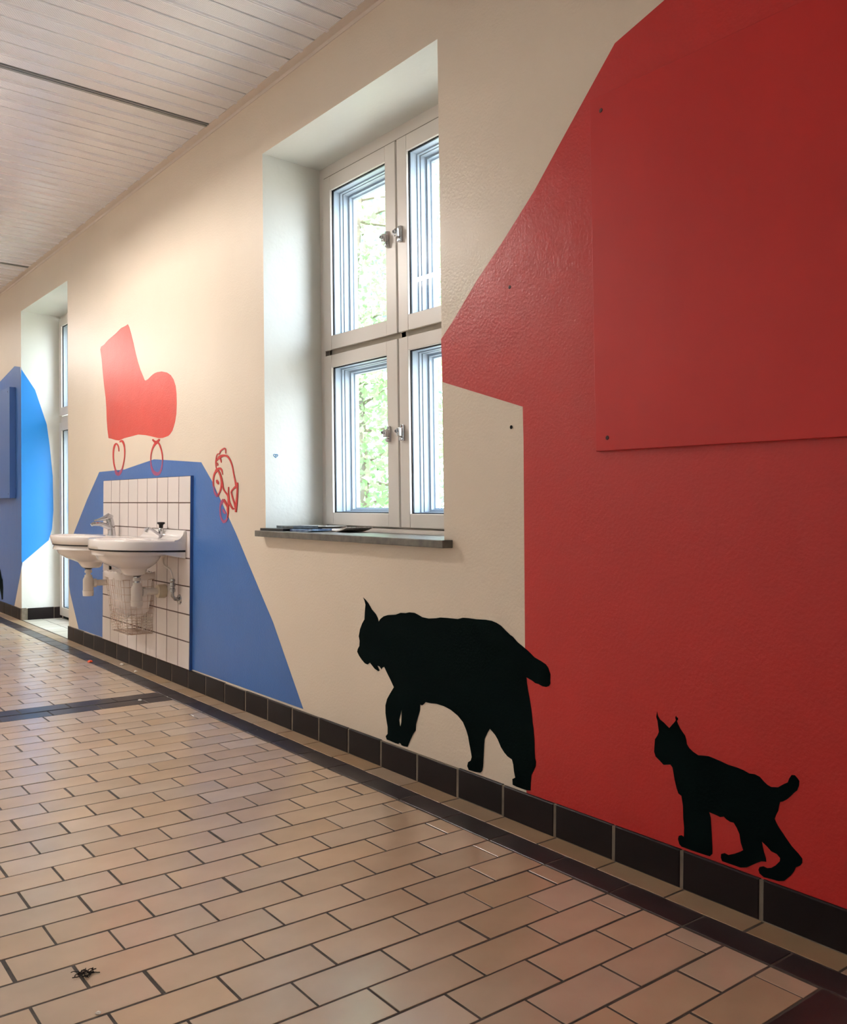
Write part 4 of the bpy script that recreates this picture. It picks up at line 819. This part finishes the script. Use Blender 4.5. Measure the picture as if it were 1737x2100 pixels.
# ---- angle valve and supply pipe
av = empty('angle_valve', (TX, 5.137, .52), 'tarnished chrome angle valve with its thin white pipe at the right of the tiles', 'valve')
vx, vy_ = TX - .045, 5.137
MB().lathe([(-.012, .016), (-.008, .028), (0, .031)], (TX, 5.135, .522), 'x', 20).build('wall_rose', M['chrome'], av, smooth=True)
MB().tube([(TX - .008, 5.135, .522), (TX - .03, 5.135, .526), (vx, vy_, .545), (vx, vy_, .575)], [.011, .011, .011, .011], 12).build('elbow', M['dull_chrome'], av, smooth=True)
MB().lathe([(.568, .012), (.570, .017), (.588, .017), (.590, .013), (.600, .013), (.602, .0165), (.622, .0165), (.624, .012), (.630, .012), (.636, .016), (.646, .014), (.650, .005), (.655, .004)], (vx, vy_, 0), 'z', 14).build('valve_body', M['dull_chrome'], av, smooth=True)
MB().tube([(vx, vy_, .648), (vx - .004, vy_ + .004, .675), (vx - .006, vy_ + .02, .700), (vx - .008, vy_ + .06, .712), (vx - .008, vy_ + .10, .720), (vx - .008, vy_ + .125, .735), (vx - .006, vy_ + .135, .76), (vx, vy_ + .14, .772)], .0055, 10).build('supply_pipe', M['pvc'], av, smooth=True)
br = MB(); br.box(-.034, TX, 6.36, 6.375, .600, .70); br.box(-.13, TX, 6.36, 6.375, .688, .70)
o = br.build('basin_bracket', M['black_plastic']); tag(o, 'short black bracket under the left-hand basin', 'bracket')

# ---- wire basket with its bag
BT = dict(y0=5.54, y1=5.92, d=.205, z=.655); BBm = dict(y0=5.565, y1=5.87, d=.165, z=.268)
def blerp(t): return {k: BBm[k] + (BT[k] - BBm[k]) * t for k in BT}
def bring(t, out=0.0, n=0):
    p = blerp(t); r = .025
    pts = [(TX - .004 + out, p['y0'] - out), (TX - p['d'] + r - out, p['y0'] - out), (TX - p['d'] - out, p['y0'] + r - out), (TX - p['d'] - out, p['y1'] - r + out), (TX - p['d'] + r - out, p['y1'] + out), (TX - .004 + out, p['y1'] + out)]
    return [(x, y, p['z']) for x, y in pts]
bk = empty('wire_basket', (TX - .1, 5.72, .27), 'rusty white wire basket hung on the tiles below the right-hand basin', 'basket')
b = MB()
for t in (0, .045, .09, .135, .18, .225, .27, .33, .42, .54, .66, .78, .9):
    b.tube(bring(t) + bring(t)[:1], .0016, 5)
b.tube(bring(1) + bring(1)[:1], .0035, 6)
def along(t, s_):
    ring_ = [Vector(p) for p in bring(t)]; ring_.append(ring_[0]); L = [(ring_[i + 1] - ring_[i]).length for i in range(len(ring_) - 1)]
    d = s_ * sum(L)
    for i, l in enumerate(L):
        if d <= l: return ring_[i].lerp(ring_[i + 1], d / l)
        d -= l
    return ring_[-1]
for k in range(28): b.tube([along(0, k / 28), along(.5, k / 28), along(1, k / 28)], .0014, 5)
tag(b.build('wire_sides', M['wire'], bk), kind='stuff')
b = MB(); p0 = blerp(0)
for k in range(12):
    y = p0['y0'] + (k + .5) * (p0['y1'] - p0['y0']) / 12; b.tube([(TX - .004, y, .268), (TX - p0['d'], y, .268)], .0016, 5)
for k in range(7):
    x = TX - .01 - k * (p0['d'] - .015) / 6; b.tube([(x, p0['y0'], .2665), (x, p0['y1'], .2665)], .0016, 5)
tag(b.build('wire_bottom', M['wire'], bk), kind='stuff')
# bag: inner hanging sack and a folded-over lip
def bagring(t, out, z=None, jit=.004, n=40):
    ring_ = [Vector(p) for p in bring(t, out)]; ring_.append(ring_[0]); L = [(ring_[i + 1] - ring_[i]).length for i in range(len(ring_) - 1)]; tot = sum(L); o = []
    for k in range(n):
        d = tot * k / n; i = 0
        while i < len(L) - 1 and d > L[i]: d -= L[i]; i += 1
        p = ring_[i].lerp(ring_[i + 1], min(1, d / max(L[i], 1e-6)))
        o.append((min(p.x + random.uniform(-jit, jit) * .6, TX - .002), p.y + random.uniform(-jit, jit), (p.z if z is None else z) + random.uniform(-jit, jit) * 2))
    return o
b = MB()
b.rings([bagring(.90, .006, jit=.004), bagring(.95, .007), bagring(1.0, .006), bagring(1.015, .003, jit=.003), bagring(1.0, -.006), bagring(.8, -.010, jit=.006), bagring(.6, -.013, jit=.008), bagring(.42, -.022, jit=.010), bagring(.31, -.040, jit=.010), bagring(.28, -.062, jit=.008)], False, True)
o = b.build('bin_liner', M['bag'], smooth=True, angle=70); tag(o, 'translucent white plastic bag folded over the wire basket rim', 'bag')

# ---- papers on the sill
def sheet(y0, y1, x0, x1, z, th, m, label, rot=0, curl=0.0):
    b = MB(); n = 8; cx, cy = (x0 + x1) / 2, (y0 + y1) / 2
    top = []; bot = []
    for i in range(n + 1):
        t = i / n; yy = y0 + (y1 - y0) * t
        zz = z + curl * (t - .5) ** 2 * 4 * (1 if t < .5 else .35)
        for xx in (x0, x1):
            px, py = xx - cx, yy - cy; c, s_ = math.cos(rot), math.sin(rot)
            top.append((cx + px * c - py * s_, cy + px * s_ + py * c, zz + th)); bot.append((cx + px * c - py * s_, cy + px * s_ + py * c, zz))
    o_ = len(top); b.v = top + bot
    for i in range(n):
        a = 2 * i; b.f += [(a, a + 1, a + 3, a + 2), (o_ + a, o_ + a + 2, o_ + a + 3, o_ + a + 1), (a, a + 2, o_ + a + 2, o_ + a), (a + 1, o_ + a + 1, o_ + a + 3, a + 3)]
    b.f += [(0, o_, o_ + 1, 1), (2 * n, 2 * n + 1, o_ + 2 * n + 1, o_ + 2 * n)]
    o = b.build('booklet', m); tag(o, label, 'booklet', 'papers on the window sill'); return o
ZS = .9658
sheet(3.89, 4.085, -.025, .10, ZS, .012, M['paper_dark'], 'dark booklet at the left end of the stone sill, lowest of the pile', .12)
sheet(3.84, 4.05, .035, .17, ZS + .0125, .012, M['paper_grey'], 'grey magazine lying on the dark booklet on the sill', -.10, .003)
sheet(3.86, 4.06, .185, .315, ZS, .016, M['paper_dark'], 'black folder near the window frame end of the paper pile', -.10, .002)
sheet(3.70, 3.86, .02, .15, ZS, .010, M['paper_blue'], 'blue and pale printed brochure in front of the grey magazine on the sill', .22, .006)
sheet(3.83, 4.06, .195, .325, ZS + .0195, .005, M['paper_white'], 'thin white sheet at the back of the paper pile', .04, .004)
sheet(3.55, 3.84, .17, .31, ZS + .0005, .006, M['paper_print'], 'white speckled leaflet sloping off the right of the paper pile', -.15, .022)

# ---- small litter on the floor
def scrap(name, x, y, s_, m, label, flat=.4):
    b = MB(); rr = []
    for h, k in ((0, .8), (.4, 1), (1, .45)):
        rr.append([(x + s_ * k * random.uniform(.7, 1.2) * math.cos(a), y + s_ * k * random.uniform(.7, 1.3) * math.sin(a), .0005 + h * s_ * flat) for a in (2 * math.pi * j / 9 for j in range(9))])
    b.rings(rr); o = b.build(name, m); tag(o, label, 'litter'); return o
scrap('orange_scrap', -.197, 6.26, .022, M['orange'], 'orange scrap on the floor tiles left of the dark border', .6)
scrap('paper_scrap', -.06, 6.02, .016, M['scrap'], 'whitish scrap on the edge tiles below the left-hand basin', .8)
scrap('paper_scrap', -.075, 5.72, .013, M['scrap'], 'whitish scrap on the edge tiles below the wire basket', .8)
scrap('paper_scrap', -1.541, 1.912, .006, M['scrap'], 'white crumb in a floor joint at the bottom left', .8)
scrap('paper_scrap', -.36, 4.87, .012, M['scrap'], 'white crumb on the dark cross band', .5)
b = MB()
for k in range(16):
    a = random.uniform(0, 6.28); p = Vector((-1.512 + random.uniform(-.012, .012), 2.09 + random.uniform(-.006, .006), .003)); pts = [p]
    for q in range(5):
        a += random.uniform(-1.9, 1.9); p = p + Vector((math.cos(a) * .006, math.sin(a) * .006, random.uniform(-.0006, .0012))); pts.append(p)
    b.tube(pts, .0012, 4)
o = b.build('fluff', M['lint']); tag(o, 'dark ball of fluff on a floor joint at the lower left', 'litter')

# ---- corridor lamps: fluorescent tubes between opaque side shades, tops opened to brighten the ceiling
def lamp(y, label, x=-1.85, n=1.5):
    r = empty('ceiling_lamp', (x, y, CEIL), label, 'lamp', 'corridor lamps')
    b = MB()
    z0 = 3.055
    for yy in (y - n / 2, y, y + n / 2): b.box(x - .13, x + .13, yy - .015, yy + .015, z0 + .055, z0 + .062)
    for s_ in (-1, 1):
        xa, xb = x + s_ * .13, x + s_ * .135; b.box(min(xa, xb), max(xa, xb), y - n / 2 - .06, y + n / 2 + .06, z0 + .008, z0 + .062)
        ya, yb = y + s_ * (n / 2 + .055), y + s_ * (n / 2 + .06); b.box(x - .13, x + .13, min(ya, yb), max(ya, yb), z0 - .03, z0 + .062)
    for yy in (y - n / 2, y + n / 2): b.box(x - .006, x + .006, yy - .006, yy + .006, z0 + .062, CEIL - .001)
    b.build('shade', M['lamp_white'], r)
    MB().tube([(x, y - n / 2, z0 + .03), (x, y + n / 2, z0 + .03)], .016, 12).build('tube', M['tube'], r)
    return r
lamp(5.6, 'fluorescent corridor lamp out of view over the middle of the corridor')
lamp(11.6, 'fluorescent corridor lamp out of view at the far end')
#lamp(-1.2, 'fluorescent corridor lamp out of view behind the camera')

# ================================================================== OUTSIDE
slab('ground_outside', .6, 60, -30, 60, -.9, -.8, M['grass'])
def tree(x, y, h, r, n, lm, label, seed, ls=.075):
    rnd = random.Random(seed)
    t = empty('leafy_tree', (x, y, -.8), label, 'tree', 'trees outside the window')
    b = MB(); z0 = -.8
    b.tube([(x, y, z0), (x + .05, y + .03, z0 + h * .35), (x - .04, y + .08, z0 + h * .7), (x + .02, y, z0 + h * .95)], [.11, .085, .05, .015], 8)
    b.build('trunk', M['bark'], t, smooth=True)
    b = MB(); tips = []
    for k in range(34):
        zb = z0 + h * rnd.uniform(.12, .9); a = rnd.uniform(0, 6.28); L = r * rnd.uniform(.55, 1.0) * (1.15 - .5 * (zb - z0) / h)
        p = Vector((x, y, zb)); pts = [p.copy()]; up = rnd.uniform(-.05, .45)
        for q in range(5):
            a += rnd.uniform(-.3, .3); p = p + Vector((math.cos(a), math.sin(a), up)) * (L / 5); up -= .08; pts.append(p.copy())
        b.tube(pts, [.022, .017, .012, .008, .006, .003], 5); tips += pts[1:]
    tag(b.build('branches', M['bark'], t, smooth=True), kind='stuff')
    b = MB()
    for k in range(n):
        c = rnd.choice(tips); d = r * .30
        p = c + Vector((rnd.gauss(0, d), rnd.gauss(0, d), rnd.gauss(0, d)))
        s_ = ls * rnd.uniform(.6, 1.35); u = Vector((rnd.gauss(0, 1), rnd.gauss(0, 1), rnd.gauss(0, .6))).normalized()
        v = u.cross(Vector((rnd.gauss(0, 1), rnd.gauss(0, 1), rnd.gauss(0, 1)))).normalized()
        w_ = u.cross(v) * s_ * .18
        b.add([p - u * s_ * .5, p + v * s_ * .42 - u * s_ * .1 + w_, p + u * s_ * .65, p - v * s_ * .42 - u * s_ * .1 + w_], [(0, 1, 2), (0, 2, 3)])
    tag(b.build('foliage', lm, t), kind='stuff')
    return t
tree(3.4, 8.3, 6.2, 1.7, 9000, M['leaf'], 'bright green leafy tree seen through the left window panes', 3)
tree(5.6, 8.6, 7.5, 2.1, 9000, M['leaf2'], 'bluish green leafy tree seen through the right window panes', 5)
tree(6.2, 13.2, 9.5, 2.7, 10000, M['leaf2'], 'tall pale leafy tree standing behind the nearer ones', 9, .1)
tree(2.6, 13.4, 6.5, 1.8, 6000, M['leaf'], 'leafy tree outside near the glazed door', 12)
tree(9.5, 10.0, 8.5, 2.6, 7000, M['leaf'], 'wide leafy tree further right outside', 14, .1)
